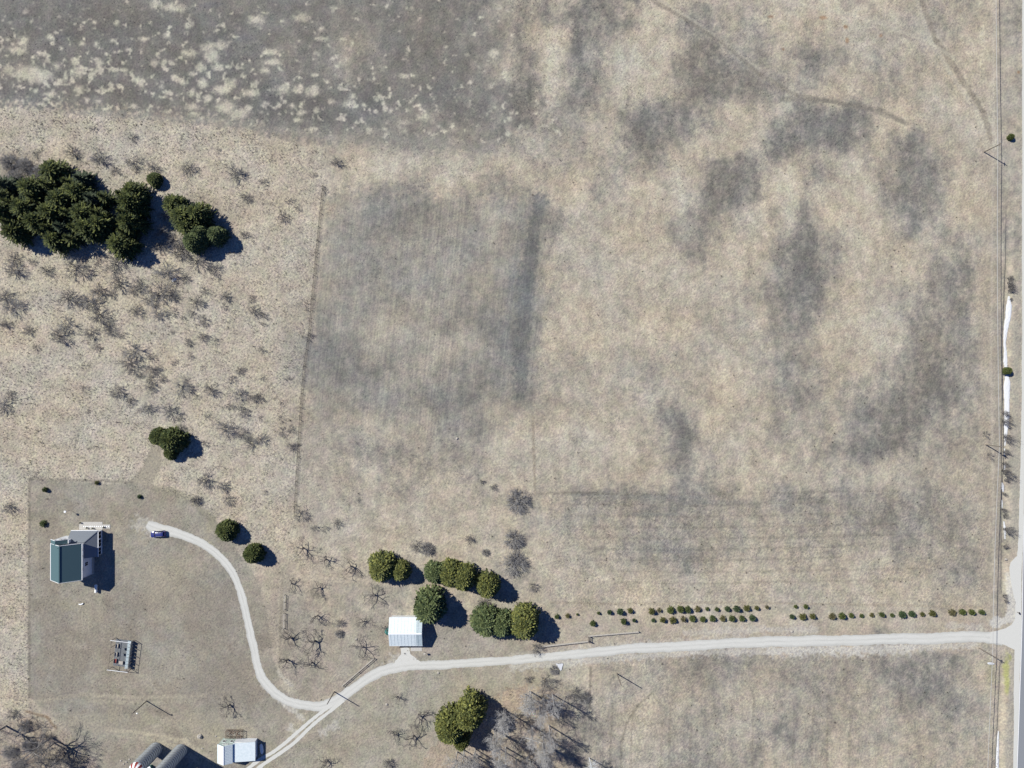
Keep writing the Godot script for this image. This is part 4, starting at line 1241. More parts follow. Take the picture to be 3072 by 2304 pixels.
func boat(l: float, w: float, h: float) -> ArrayMesh:
	var m := MB.new()
	var rings := []
	var nr := []
	for i in 13:
		var t := -1.0 + 2.0 * i / 12.0
		var ww := w * pow(maxf(0.0, 1.0 - pow(absf(t), 2.6)), 0.6) + 0.02
		var hh := h * (0.75 + 0.25 * (1.0 - t * t))
		var p := PackedVector3Array()
		var n := PackedVector3Array()
		for s in 9:
			var a := PI * s / 8.0
			p.append(Vector3(cos(a) * ww, sin(a) * hh, t * l / 2))
			n.append(Vector3(cos(a) / maxf(ww, 0.05), sin(a) / hh, t * 0.8).normalized())
		rings.append(p)
		nr.append(n)
	m.strip(rings, false, nr)
	return m.mesh()

func build_silos() -> void:
	for k in 2:
		var at := [ws(468, 2246), ws(543, 2251)][k] as Vector3
		var h := [11.6, 15.0][k] as float
		var r := 1.9
		var s := thing("stave_silo", ["shorter concrete stave silo with a red and white striped dome", "taller concrete stave silo nearer the white shed, its top out of view"][k], "silo", at, 0.0, "pair of concrete silos")
		var rings := []
		var nr := []
		for y in [0.0, h]:
			var p := PackedVector3Array()
			var n := PackedVector3Array()
			for i in 36:
				var a := TAU * i / 36
				p.append(Vector3(cos(a) * r, y, sin(a) * r))
				n.append(Vector3(cos(a), 0, sin(a)))
			rings.append(p)
			nr.append(n)
		var m := MB.new()
		m.strip(rings, true, nr)
		obj("barrel", m.mesh(), mats.stave, s)
		# tall staves standing proud and the hoops that hold them
		for i in 36:
			var a := TAU * (i + 0.5) / 36
			var st := MB.new()
			st.box(Vector3(-0.13, 0, -0.02), Vector3(0.13, h, 0.025), Transform3D(Basis(Vector3.UP, PI / 2 - a), Vector3(cos(a) * r, 0, sin(a) * r)))
			obj("stave", st.mesh(), mats.stave, s)
		for i in int(h / 0.95):
			obj("hoop", ring(r + 0.05, 0.11, 28), mats.hoop, s).position.y = 0.4 + i * 0.95
		for i in 16:
			var g := MB.new()
			for j in 4:
				var t0 := PI / 2 * j / 4.0
				var t1 := PI / 2 * (j + 1) / 4.0
				var a0 := TAU * i / 16
				var a1 := TAU * (i + 1) / 16
				var f := func(t: float, a: float) -> Vector3: return Vector3(cos(a) * cos(t) * (r + 0.1), h + sin(t) * 1.5, sin(a) * cos(t) * (r + 0.1))
				g.quad(f.call(t0, a1), f.call(t0, a0), f.call(t1, a0), f.call(t1, a1))
			obj("dome_panel", g.mesh(), mats.red_paint if (i % 2 == 0) else mats.trim, s)
		obj("dome_cap", rod(Vector3(0, h + 1.45, 0), Vector3(0, h + 1.75, 0), 0.3, 0.12, 10), mats.grey_metal, s)
	var ch := thing("pump_box", "small dark green metal box between the two silos", "box", ws(452, 2300), 0.4)
	obj("body", bx(Vector3(-0.6, 0, -0.5), Vector3(0.6, 1.2, 0.5)), mats.tarp, ch)
	obj("lid", bx(Vector3(-0.66, 1.2, -0.56), Vector3(0.66, 1.28, 0.56)), mats.trim, ch)

func ring(r: float, t: float, k: int) -> ArrayMesh:
	var m := MB.new()
	for i in k:
		var a := TAU * i / k
		var b := TAU * (i + 1) / k
		var p := Vector3(cos(a), 0, sin(a))
		var q := Vector3(cos(b), 0, sin(b))
		m.quad(p * r + Vector3(0, -t, 0), q * r + Vector3(0, -t, 0), q * (r + t) , p * (r + t))
		m.quad(p * (r + t), q * (r + t), q * r + Vector3(0, t, 0), p * r + Vector3(0, t, 0))
	return m.mesh()

func build_pergola() -> void:
	var g := thing("garden_pergola", "weathered grey deck under an open timber frame with two white beams", "pergola", Vector3(-116.5, 0, 80.8), -0.12)
	var hx := 2.85
	var hz := 4.4
	for i in 22:
		var x := -hx + 0.2 + i * 0.245
		obj("deck_board", bx(Vector3(x, 0.0, -hz + 0.3), Vector3(x + 0.225, 0.22 + 0.006 * (i % 3), hz - 0.5)), mats.deck_wood, g)
	for i in 5:
		var z := -hz + i * hz / 2.0
		for x in [-hx, hx]:
			obj("post", bx(Vector3(x - 0.06, 0, z - 0.06), Vector3(x + 0.06, 2.35, z + 0.06)), mats.pole_wood, g)
	for x in [-hx, hx]:
		bar(g, "side_rail", Vector3(x, 2.4, -hz), Vector3(x, 2.4, hz), 0.08, 0.1, mats.pole_wood)
	for z in [-hz, hz]:
		bar(g, "white_beam", Vector3(-hx - 0.35, 2.5, z), Vector3(hx + 0.2, 2.5, z), 0.11, 0.1, mats.trim)
	bar(g, "low_rail", Vector3(-0.7, 2.36, -hz + 0.05), Vector3(-0.7, 2.36, hz - 0.05), 0.06, 0.06, mats.pole_wood)
	# eight chairs in a row along the east side, and a few pieces on the deck
	var base: Node3D = null
	for i in 8:
		var at := g.transform * Vector3(1.75, 0.24, -3.75 + i * 1.04)
		var lab := "white slatted garden chair, %s from the top in the row on the deck" % nth(i)
		var c: Node3D
		if base == null:
			c = thing("garden_chair", lab, "chair", at, -0.12, "row of chairs on the deck")
			for j in 4:
				obj("slat", bx(Vector3(-0.42, 0.40, -0.36 + j * 0.19), Vector3(0.30, 0.43, -0.22 + j * 0.19)), mats.dull_metal, c)
			var bk := obj("backrest", slab([Vector3(0.28, 0.42, 0.38), Vector3(0.28, 0.42, -0.38), Vector3(0.55, 1.05, -0.38), Vector3(0.55, 1.05, 0.38)], Vector3(0.05, 0, 0)), mats.dull_metal, c)
			for z in [-0.43, 0.43]:
				obj("armrest", bx(Vector3(-0.40, 0.60, z - 0.05), Vector3(0.42, 0.64, z + 0.05)), mats.dull_metal, c)
				for x in [-0.38, 0.34]:
					obj("leg", bx(Vector3(x - 0.03, 0, z - 0.03), Vector3(x + 0.03, 0.6, z + 0.03)), mats.dull_metal, c)
			c.scale = Vector3(1.3, 1.2, 1.12)
			base = c
		else:
			c = base.duplicate()
			c.name = numbered("garden_chair")
			add_child(c)
			c.position = at
			c.set_meta("label", lab)
	var items := [[0.1, -1.6, 0.42, "round wooden stool on the upper part of the grey deck"], [0.05, 0.1, 0.42, "round wooden stool on the middle of the grey deck"]]
	for q in items:
		var t := thing("round_stool", q[3], "stool", g.transform * Vector3(q[0], 0.235, q[1]), 0.0, "stools on the deck")
		obj("seat", rod(Vector3(0, 0.55, 0), Vector3(0, 0.6, 0), 0.42, 0.42, 14), mats.deck_wood, t)
		for i in 3:
			obj("leg", rod(Vector3(cos(i * 2.1) * 0.3, 0, sin(i * 2.1) * 0.3), Vector3(cos(i * 2.1) * 0.15, 0.56, sin(i * 2.1) * 0.15), 0.04, 0.04, 6), mats.deck_wood, t)
	var tb := thing("low_table", "pale low table at the lower end of the grey deck", "table", g.transform * Vector3(-0.15, 0.235, 2.6), -0.12)
	obj("tabletop", bx(Vector3(-0.6, 0.5, -0.5), Vector3(0.6, 0.56, 0.5)), mats.rail_wood, tb)
	for x in [-0.52, 0.52]:
		for z in [-0.42, 0.42]:
			obj("leg", bx(Vector3(x - 0.04, 0, z - 0.04), Vector3(x + 0.04, 0.5, z + 0.04)), mats.rail_wood, tb)
	for i in 3:
		var bn := thing("garden_bench", ["bench nearest the top on the deck's west edge", "middle bench on the deck's west edge", "bench with reddish cushion at the bottom of the deck's west edge"][i], "bench", g.transform * Vector3(-1.9, 0.235, [-2.2, 0.3, 2.3][i]), -0.12, "benches on the deck")
		obj("seat", bx(Vector3(-0.3, 0.42, -0.6), Vector3(0.3, 0.47, 0.6)), mats.red_paint if i == 2 else mats.rail_wood, bn)
		obj("backrest", bx(Vector3(-0.36, 0.47, -0.6), Vector3(-0.31, 0.85, 0.6)), mats.rail_wood, bn)
		for z in [-0.55, 0.55]:
			obj("leg", bx(Vector3(-0.28, 0, z - 0.04), Vector3(0.28, 0.42, z + 0.04)), mats.rail_wood, bn)

func build_car() -> void:
	var c := thing("parked_car", "dark blue estate car with silver roof rails parked at the drive's end", "car", ws(477.5, 1600.5) + Vector3(0, 0.012, 0), 0.045)
	# front faces west (-x): sections along x of [x, half width, sill, shoulder, half roof width, roof height]
	var sec := [[-2.2, 0.62, 0.45, 0.62, 0.5, 0.66], [-2.1, 0.82, 0.32, 0.78, 0.66, 0.84], [-1.7, 0.90, 0.28, 0.86, 0.72, 0.98], [-1.05, 0.92, 0.28, 0.95, 0.74, 1.06], [-0.45, 0.92, 0.28, 0.97, 0.63, 1.50], [0.3, 0.92, 0.28, 0.98, 0.62, 1.58], [1.2, 0.92, 0.28, 0.99, 0.60, 1.56], [1.75, 0.90, 0.30, 1.0, 0.58, 1.48], [2.12, 0.86, 0.34, 0.98, 0.66, 1.08], [2.24, 0.74, 0.45, 0.80, 0.60, 0.86]]
	var body := MB.new()
	var rings := []
	for s in sec:
		var p := PackedVector3Array()
		for q in [[-s[1] * 0.92, s[2]], [-s[1], (s[2] + s[3]) * 0.5], [-s[1] * 0.98, s[3]], [-s[4], s[5] - 0.06], [-s[4] * 0.7, s[5]], [0.0, s[5] + 0.02], [s[4] * 0.7, s[5]], [s[4], s[5] - 0.06], [s[1] * 0.98, s[3]], [s[1], (s[2] + s[3]) * 0.5], [s[1] * 0.92, s[2]]]:
			p.append(Vector3(s[0], q[1], q[0]))
		rings.append(p)
	for i in rings.size() - 1:
		for j in 10:
			body.quad(rings[i][j], rings[i][j + 1], rings[i + 1][j + 1], rings[i + 1][j])
		body.quad(rings[i][10], rings[i][0], rings[i + 1][0], rings[i + 1][10])
	for e in [[0, 1.0], [rings.size() - 1, -1.0]]:
		for j in range(1, 10):
			body.tri(rings[e[0]][0], rings[e[0]][j], rings[e[0]][j + 1])
	obj("body", body.mesh(), mats.car_paint, c)
	var up := Vector3(0, 0.012, 0)
	var pane := func(i: int, j: int, k0: float, k1: float, called: String) -> void:
		# glass laid 12 mm proud of body face between sections i, i+1 and ring points j, j+1
		var a: Vector3 = rings[i][j]
		var b: Vector3 = rings[i][j + 1]
		var d: Vector3 = rings[i + 1][j + 1]
		var e: Vector3 = rings[i + 1][j]
		var n := (d - a).cross(b - e).normalized()
		if n.dot(a - Vector3(a.x, 0.8, 0)) < 0.0: n = -n
		var f := func(u: float, v: float) -> Vector3: return a.lerp(b, v).lerp(e.lerp(d, v), u) + n * 0.012
		obj(called, slab([f.call(k0, 0.1), f.call(k1, 0.1), f.call(k1, 0.88), f.call(k0, 0.88)], n * 0.004), mats.car_glass, c)
	for i in [4, 5, 6]:
		pane.call(i, 2, 0.06, 0.94, "side_window")
		pane.call(i, 7, 0.06, 0.94, "side_window")
	for j in [3, 4, 5, 6]:
		pane.call(3, j, 0.08, 0.92, "windscreen")
		pane.call(7, j, 0.1, 0.8, "rear_window")
	for z in [-0.58, 0.58]:
		bar(c, "roof_rail", Vector3(-0.3, 1.64, z), Vector3(1.5, 1.64, z), 0.05, 0.05, mats.chrome)
		obj("wing_mirror", bx(Vector3(-0.75, 1.0, z * 1.62 - 0.1), Vector3(-0.58, 1.14, z * 1.62 + 0.1)), mats.car_paint, c)
		for x in [-1.38, 1.38]:
			var w := obj("wheel", rod(Vector3(x, 0.33, z * 1.28), Vector3(x, 0.33, z * 1.58), 0.33, 0.33, 18), mats.rubber, c)
			obj("rim", rod(Vector3(x, 0.33, z * 1.30), Vector3(x, 0.33, z * 1.60), 0.2, 0.2, 12), mats.chrome, w)
		obj("headlight", bx(Vector3(-2.17, 0.62, z - 0.16), Vector3(-2.06, 0.74, z + 0.16)), mats.lamp_clear, c)
		obj("tail_light", bx(Vector3(2.12, 0.85, z - 0.14), Vector3(2.22, 1.0, z + 0.14)), mats.lamp_red, c)

# ---------------------------------------------------------------- poles, wires, fences
func pole(at: Vector3, h: float, label: String, lamp := false, transformer := false, arm := 0.0) -> Node3D:
	var p := thing("utility_pole", label, "utility pole", at, 0.0, "utility poles")
	obj("pole", rod(Vector3(0, -0.3, 0), Vector3(0, h, 0), 0.17, 0.12, 10), mats.pole_wood, p)
	obj("insulator", rod(Vector3(0, h, 0), Vector3(0, h + 0.22, 0), 0.07, 0.05, 8), mats.grey_metal, p)
	if arm > 0.0:
		bar(p, "cross_arm", Vector3(-0.05, h - 0.7, -arm), Vector3(-0.05, h - 0.7, arm), 0.12, 0.14, mats.pole_wood)
		for z in [-arm + 0.1, arm - 0.1]:
			obj("insulator", rod(Vector3(-0.05, h - 0.63, z), Vector3(-0.05, h - 0.45, z), 0.06, 0.05, 8), mats.grey_metal, p)
	if transformer:
		obj("transformer", rod(Vector3(0.35, h - 1.9, 0), Vector3(0.35, h - 1.0, 0), 0.24, 0.24, 12), mats.grey_metal, p)
		obj("bracket", bx(Vector3(0.08, h - 1.6, -0.05), Vector3(0.2, h - 1.3, 0.05)), mats.grey_metal, p)
	if lamp:
		bar(p, "lamp_arm", Vector3(0.1, h - 0.9, 0), Vector3(0.9, h - 0.5, 0.3), 0.06, 0.06, mats.grey_metal)
		obj("lamp_head", lump(3, Vector3(0.3, 0.22, 0.24), 0.02), mats.tank, p).position = Vector3(1.0, h - 0.6, 0.32)
	return p

func wire(a: Vector3, b: Vector3, sag: float, r: float, label: String) -> void:
	var m := MB.new()
	var k := 14
	var prev := a
	for i in range(1, k + 1):
		var t := float(i) / k
		var q := a.lerp(b, t) - Vector3(0, sag * 4.0 * t * (1.0 - t), 0)
		m.tube(prev, q, r, r, 5)
		prev = q
	var o := obj("overhead_cable", m.mesh(), mats.wire)
	tag(o, label, "cable", "cables along the roadside poles")

func build_poles() -> void:
	var p1 := ws(2952, 456)
	var p2 := ws(2957, 1334)
	var p3 := ws(2937, 1944)
	pole(p1, 7.9, "roadside utility pole nearest the top of the field, beside a small bush", false, false, 0.5)
	pole(p2, 7.6, "roadside utility pole with a transformer beside the snowy ditch", false, true, 0.6)
	pole(p3, 8.6, "roadside utility pole just below the drive entrance", false, false, 0.5)
	pole(ws(1851, 2021), 8.6, "lone utility pole in the field right of the bare poplar grove")
	pole(ws(1003, 2075), 8.6, "utility pole at the fork of the drive and the farm track")
	pole(ws(440, 2103), 8.2, "yard pole with a lamp on the lawn below the house", true)
	var up := Vector3(0.1, 6.1, 0)
	wire(Vector3(141.3, 6.1, -190), p1 + up, 0.6, 0.07, "overhead cable running north from the topmost roadside pole")
	wire(p1 + up, p2 + up, 0.5, 0.07, "overhead cable between the topmost and the middle roadside poles")
	wire(p2 + up, p3 + up, 0.5, 0.07, "overhead cable between the middle and the lowest roadside poles")
	wire(p3 + up, Vector3(136.5, 6.1, 190), 0.6, 0.07, "overhead cable running south from the lowest roadside pole")

func rail_fence(label: String, a: Vector3, b: Vector3, n: int, h: float, rails: Array, m: Material, pr := 0.07, w := 0.05, ht := 0.14, off := 0.06) -> Node3D:
	var f := thing("rail_fence", label, "fence", a)
	var d := b - a
	var s := Vector3(d.z, 0, -d.x).normalized()
	for i in n:
		var p := d * (float(i) / (n - 1))
		obj("post", rod(p + Vector3(0, -0.1, 0), p + Vector3(0, h, 0), pr, pr * 0.9, 7), m, f)
		if i < n - 1:
			var q := d * (float(i + 1) / (n - 1))
			for y in rails:
				bar(f, "rail", p + Vector3(0, y, 0) + s * off, q + Vector3(0, y + rng.randf_range(-0.03, 0.03), 0) + s * off, w, ht, m)
	return f

func build_fences() -> void:
	var g: Material = mats.rail_wood
	rail_fence("grey board fence left of the small gate along the drive", wt(2, 3, 268, 603), wt(2, 3, 655, 560), 7, 1.1, [0.95, 0.5], g, 0.09, 0.3, 0.05)
	rail_fence("grey board fence right of the small gate along the drive", wt(2, 3, 655, 515), wt(2, 3, 1090, 478), 8, 1.1, [0.95, 0.5], g, 0.09, 0.3, 0.05)
	var gt := thing("garden_gate", "dark wooden gate frame joining the two board fences by the drive", "gate", wt(2, 3, 655, 515))
	var e := wt(2, 3, 660, 562) - wt(2, 3, 655, 515)
	for p in [Vector3.ZERO, e, Vector3(0.35, 0, 0.05), e + Vector3(0.35, 0, 0)]:
		obj("post", rod(p, p + Vector3(0, 1.7, 0), 0.09, 0.09, 8), mats.pole_wood, gt)
	for y in [0.4, 1.0, 1.6]:
		bar(gt, "rail", Vector3(0, y, 0), e + Vector3(0, y, 0), 0.1, 0.1, mats.pole_wood)
	for x in [0.0, 1.0]:
		bar(gt, "cap_rail", e * x + Vector3(-0.05, 1.72, 0), e * x + Vector3(0.45, 1.72, 0), 0.1, 0.08, mats.pole_wood)
	for i in 4:
		var p := e * (0.2 + i * 0.2)
		bar(gt, "slat", p + Vector3(0, 0.3, 0), p + Vector3(0, 1.6, 0), 0.08, 0.04, mats.pole_wood)
	rail_fence("split-rail fence slanting along the inside of the drive's bend", wt(1, 3, 745, 945), wt(1, 3, 1020, 708), 5, 1.15, [1.0, 0.5], g, 0.08, 0.14, 0.06)
	rail_fence("upper of two short split-rail fences beside the orchard", wt(1, 3, 251, 160), wt(1, 3, 248, 285), 3, 1.15, [1.0, 0.5], g, 0.08, 0.12, 0.06)
	rail_fence("lower of two short split-rail fences beside the orchard", wt(1, 3, 247, 318), wt(1, 3, 243, 450), 3, 1.15, [1.0, 0.5], g, 0.08, 0.12, 0.06)
	# wire field fence along the edge of the rough grass
	var pts := [[698, 402], [692, 460], [686, 520], [677, 620], [668, 720], [657, 790], [650, 880], [645, 960], [640, 1040], [637, 1115]]
	var f := thing("wire_fence", "long thin wire fence with short posts between rough grass and mown field", "fence", wd(698, 402))
	var o := wd(698, 402)
	for k in pts.size() - 1:
		var a := wd(pts[k][0], pts[k][1]) - o
		var b := wd(pts[k + 1][0], pts[k + 1][1]) - o
		var n := maxi(1, int(a.distance_to(b) / 3.4))
		for i in n:
			var p := a.lerp(b, float(i) / n)
			obj("post", rod(p + Vector3(0, -0.05, 0), p + Vector3(rng.randf_range(-0.06, 0.06), 1.2, rng.randf_range(-0.06, 0.06)), 0.07, 0.06, 6), mats.pole_wood, f)
		for y in [0.45, 0.8, 1.12]:
			obj("wire", rod(a + Vector3(0, y, 0), b + Vector3(0, y, 0), 0.018, 0.018, 4), mats.dark_metal, f)

# ---------------------------------------------------------------- small things about the place
func build_yard_things() -> void:
	var m := MB.new()
	var pts := []
	for i in 12:
		var a := TAU * i / 12
		pts.append(Vector3(cos(a) * 0.95 * rng.randf_range(0.7, 1.1), rng.randf_range(0.05, 0.12), sin(a) * 0.5 * rng.randf_range(0.7, 1.1)))
	for i in 12:
		m.tri(Vector3(0, 0.3, 0), pts[(i + 1) % 12], pts[i])
		m.quad(pts[i], pts[(i + 1) % 12], pts[(i + 1) % 12] * Vector3(1.02, 0, 1.02), pts[i] * Vector3(1.02, 0, 1.02))
	var sh := obj("white_sheet", m.mesh(), mats.snow)
	sh.position = wt(0, 1, 1502, 760)
	sh.rotation.y = 0.6
	tag(sh, "small bright white sheet caught among the bare shrubs below the spruces", "sheet")
	var s2 := obj("snow_patch", flat([Vector3(-1.1, 0, -1.4), Vector3(-0.2, 0, -1.05), Vector3(0.3, 0, -1.1), Vector3(0.9, 0, -1.5), Vector3(1.2, 0, -1.1), Vector3(0.9, 0, -0.5), Vector3(0.7, 0, 0.4), Vector3(0.4, 0, 0.8), Vector3(-0.1, 0, 0.1), Vector3(-0.6, 0, -0.6)], 0.12), mats.snow)
	s2.mesh = slab([Vector3(-1.1, 0.2, -1.4), Vector3(-0.6, 0.22, -0.6), Vector3(-0.1, 0.22, 0.1), Vector3(0.4, 0.2, 0.8), Vector3(0.7, 0.22, 0.4), Vector3(0.9, 0.22, -0.5), Vector3(1.2, 0.2, -1.1), Vector3(0.9, 0.2, -1.5), Vector3(0.0, 0.2, -1.05)], Vector3(0, -0.2, 0))
	s2.position = ws(1678, 2004)
	tag(s2, "white three-cornered snow patch beside a dark shrub below the drive", "snow")
	var s3 := obj("snow_patch", lump(91, Vector3(1.1, 0.25, 0.35), 0.3), mats.snow)
	s3.position = ws(2304 + 1922 / 2.88, 1728 + 755 / 2.88)
	s3.rotation.y = -0.1
	tag(s3, "small white snow patch at the foot of the pole below the drive entrance", "snow")
	var mb := thing("mailbox", "dark mailbox on a post at the roadside by the drive entrance", "mailbox", ws(2304 + 2150 / 2.88, 1728 + 311 / 2.88))
	obj("post", bx(Vector3(-0.06, 0, -0.06), Vector3(0.06, 1.05, 0.06)), mats.pole_wood, mb)
	var bb := obj("box", slab([Vector3(-0.12, 1.05, 0.28), Vector3(0.12, 1.05, 0.28), Vector3(0.12, 1.2, 0.28), Vector3(0.08, 1.3, 0.28), Vector3(-0.08, 1.3, 0.28), Vector3(-0.12, 1.2, 0.28)], Vector3(0, 0, -0.56)), mats.dark_metal, mb)
	obj("flag", bx(Vector3(0.12, 1.15, 0.1), Vector3(0.14, 1.4, 0.16)), mats.red_paint, bb)
	var bp := thing("birdhouse_pole", "thin pole with a pale birdhouse on the lawn above the house", "birdhouse", wt(0, 2, 608, 1090))
	obj("pole", rod(Vector3.ZERO, Vector3(0, 2.3, 0), 0.04, 0.035, 7), mats.grey_metal, bp)
	obj("house", bx(Vector3(-0.2, 2.3, -0.2), Vector3(0.2, 2.65, 0.2)), mats.trim, bp)
	obj("roof", slab([Vector3(-0.27, 2.65, 0.27), Vector3(0.27, 2.65, 0.27), Vector3(0.27, 2.65, -0.27), Vector3(-0.27, 2.65, -0.27)], Vector3(0, 0.12, 0)), mats.trim, bp)
	var bn := thing("lawn_seat", "small curved white seat on the lawn below the house", "seat", wt(0, 3, 705, 238), 0.2)
	obj("seat", slab([Vector3(-0.7, 0.42, 0.05), Vector3(-0.3, 0.42, 0.25), Vector3(0.3, 0.42, 0.25), Vector3(0.7, 0.42, 0.05), Vector3(0.6, 0.42, -0.2), Vector3(0.25, 0.42, -0.05), Vector3(-0.25, 0.42, -0.05), Vector3(-0.6, 0.42, -0.2)], Vector3(0, -0.06, 0)), mats.trim, bn)
	for x in [-0.5, 0.5]:
		obj("leg", bx(Vector3(x - 0.06, 0, -0.08), Vector3(x + 0.06, 0.36, 0.12)), mats.trim, bn)
	var st := [[1, 3, 1575, 835, "cream boulder on the grass below the drive's straight"], [1, 3, 1130, 1108, "pale stone with a dark side below the drive, right of the fork"], [3, 3, 205, 478, "single white stone on the verge above the drive's east half"], [1, 3, 865, 545, "cluster stone lying in the orchard grass"], [1, 2, 1737, 471, "white stone in the mown middle field"], [3, 2, 2055, 1515, "white marker stone beside the gravel turnout"]]
	for q in st:
		var o := obj("field_rock", lump(int(q[2]), Vector3(0.42, 0.4, 0.36), 0.25), mats.stone)
		o.position = wt(q[0], q[1], q[2], q[3])
		tag(o, q[4], "stone", "single stones on the grass")
	var lg := obj("fallen_log", rod(Vector3(-2.6, 0.22, -0.8), Vector3(2.5, 0.2, 0.85), 0.17, 0.12, 8), mats.grey_bark)
	lg.position = ws(1280 + 1225 / 3.814, 2040 + 685 / 3.814)
	tag(lg, "pale fallen trunk lying among the bare poplars", "log")

# ---------------------------------------------------------------- conifers
# crown of needle sprays on whorled branches; prof 0 cone, 1 dome, 2 loose pine
func conifer_crown(sd: int, h: float, r: float, n: int, prof: int, dark: Color, light: Color, var_lo := 0.62, var_hi := 1.16, tufts := 3.0) -> ArrayMesh:
	var g := RandomNumberGenerator.new()
	g.seed = sd
	var m := MB.new()
	var lobes := []
	for i in 7:
		lobes.append(g.randf_range(0.82, 1.14))
	for i in n:
		var t := (i + g.randf()) / n
		t = 1.0 - pow(1.0 - t, 1.25) if prof == 1 else t
		var y := h * (0.07 + 0.90 * t)
		var az := i * 2.39996 + g.randf_range(-0.35, 0.35)
		var lob: float = lerpf(lobes[int(fposmod(az, TAU) / TAU * 7.0) % 7], 1.0, t)
		var k := 0.0
		if prof == 0: k = pow(1.0 - t, 0.85)
		elif prof == 1: k = pow(maxf(0.0, 1.0 - pow(t, 2.3)), 0.6)
		else: k = pow(1.0 - t, 0.6) * (0.65 + 0.55 * sin(t * 19.0 + sd) * 0.4)
		var ln := maxf(0.12, r * k * lob * g.randf_range(var_lo, var_hi))
		var rise := lerpf(-0.22, 0.75, t * t) + g.randf_range(-0.12, 0.12)
		var d := Vector3(cos(az), rise, sin(az)).normalized()
		var side := Vector3(-sin(az), 0, cos(az))
		var base := Vector3(0, y, 0)
		var tone := dark.lerp(light, pow(g.randf(), 1.6))
		var step := clampf(ln * 0.2, 0.16, 0.34)
		var s := ln * (0.30 if ln > 1.0 else 0.05)
		while s < ln:
			var p := base + d * s + Vector3(0, -0.06 * s * s / maxf(r, 1.0), 0)
			var tw := (0.14 + 0.22 * (ln - s) / maxf(ln, 0.3)) * clampf(ln * 0.55, 0.45, 1.5)
			for q in [-1.0, 1.0]:
				m.col = tone * g.randf_range(0.72, 1.3)
				var tip: Vector3 = p + side * q * tw * g.randf_range(0.7, 1.2) + d * tw * g.randf_range(0.5, 1.0) + Vector3(0, g.randf_range(-0.12, 0.14) * tw, 0)
				m.tri(p - d * 0.04, p + d * step * 1.1 + Vector3(0, 0.05, 0), tip)
			m.col = tone * g.randf_range(0.85, 1.35)
			m.tri(p - side * step * 0.35, p + side * step * 0.35, p + d * step * 1.3 + Vector3(0, g.randf_range(0.02, 0.22), 0))
			s += step
		m.col = tone * 1.15
		m.tri(base + d * (ln - 0.15) - side * 0.12, base + d * (ln - 0.15) + side * 0.12, base + d * (ln + 0.10))
	# small tufts over the whole crown so that no spoke pattern shows from above
	if prof == 1:
		var sz := r * 0.085
		for i in int(n * tufts):
			var t := pow(g.randf(), 0.85)
			var az := g.randf_range(0, TAU)
			var k := pow(maxf(0.0, 1.0 - pow(t, 2.3)), 0.6) * lerpf(lobes[int(az / TAU * 7.0) % 7], 1.0, t)
			var p := Vector3(cos(az), 0, sin(az)) * r * k * g.randf_range(0.78, 1.02) + Vector3(0, h * (0.07 + 0.90 * t), 0)
			var u := Vector3(g.randfn(), g.randfn() * 0.5 + 0.5, g.randfn()).normalized() * sz * g.randf_range(0.9, 2.0)
			var w := u.cross(Vector3(g.randfn(), g.randfn(), g.randfn())).normalized() * sz * g.randf_range(0.7, 1.2)
			m.col = dark.lerp(light, pow(g.randf(), 1.3)) * g.randf_range(0.8, 1.2)
			m.tri(p - w, p + w, p + u)
	m.col = light
	for i in 5:
		var a := i * 1.26
		m.tri(Vector3(cos(a) * 0.12, h * 0.94, sin(a) * 0.12), Vector3(cos(a + 1.3) * 0.12, h * 0.94, sin(a + 1.3) * 0.12), Vector3(0, h, 0))
	return m.mesh()

var crowns := {}

# shared meshes, one metre-scale per kind, then scaled per tree
func conifer_proto(kind: String, v: int) -> Array:
	var key := kind + str(v)
	if not crowns.has(key):
		var sd := v * 131 + kind.length() * 17
		var cm: ArrayMesh
		var hh := 10.0
		if kind == "spruce":
			cm = conifer_crown(sd, 10.0, 3.6, 460, 1, Color(0.056, 0.074, 0.024), Color(0.235, 0.240, 0.062), 0.80, 1.07, 2.4)
		elif kind == "blue":
			cm = conifer_crown(sd, 10.0, 3.5, 460, 1, Color(0.044, 0.070, 0.028), Color(0.170, 0.205, 0.078), 0.80, 1.07, 2.4)
		elif kind == "fir":
			cm = conifer_crown(sd, 10.0, 3.3, 340, 0, Color(0.018, 0.034, 0.016), Color(0.080, 0.106, 0.056), 0.55, 1.2)
		elif kind == "dark":
			cm = conifer_crown(sd, 10.0, 3.6, 460, 1, Color(0.018, 0.034, 0.010), Color(0.140, 0.158, 0.036), 0.5, 1.22, 0.5)
		elif kind == "pine":
			cm = conifer_crown(sd, 10.0, 3.4, 320, 2, Color(0.018, 0.032, 0.009), Color(0.125, 0.142, 0.030), 0.55, 1.2)
		elif kind == "cedar":
			cm = conifer_crown(sd, 6.0, 2.7, 420, 1, Color(0.034, 0.054, 0.016), Color(0.125, 0.142, 0.036), 0.86, 1.03)
			hh = 6.0
		else:
			cm = conifer_crown(sd, 2.0, 1.0, [110, 90, 120, 70, 100, 60][v], 1, [Color(0.034, 0.056, 0.020), Color(0.050, 0.056, 0.018), Color(0.026, 0.050, 0.024), Color(0.062, 0.060, 0.026), Color(0.040, 0.060, 0.018), Color(0.070, 0.066, 0.034)][v], [Color(0.105, 0.125, 0.038), Color(0.140, 0.138, 0.040), Color(0.085, 0.118, 0.050), Color(0.165, 0.150, 0.055), Color(0.125, 0.145, 0.036), Color(0.150, 0.135, 0.060)][v], 0.62, 1.15)
			hh = 2.0
		var tr := MB.new()
		tr.tube(Vector3(0, -0.1, 0), Vector3(0, hh * 0.92, 0), hh * 0.020, hh * 0.004, 7)
		crowns[key] = [cm, tr.mesh(), hh]
	return crowns[key]

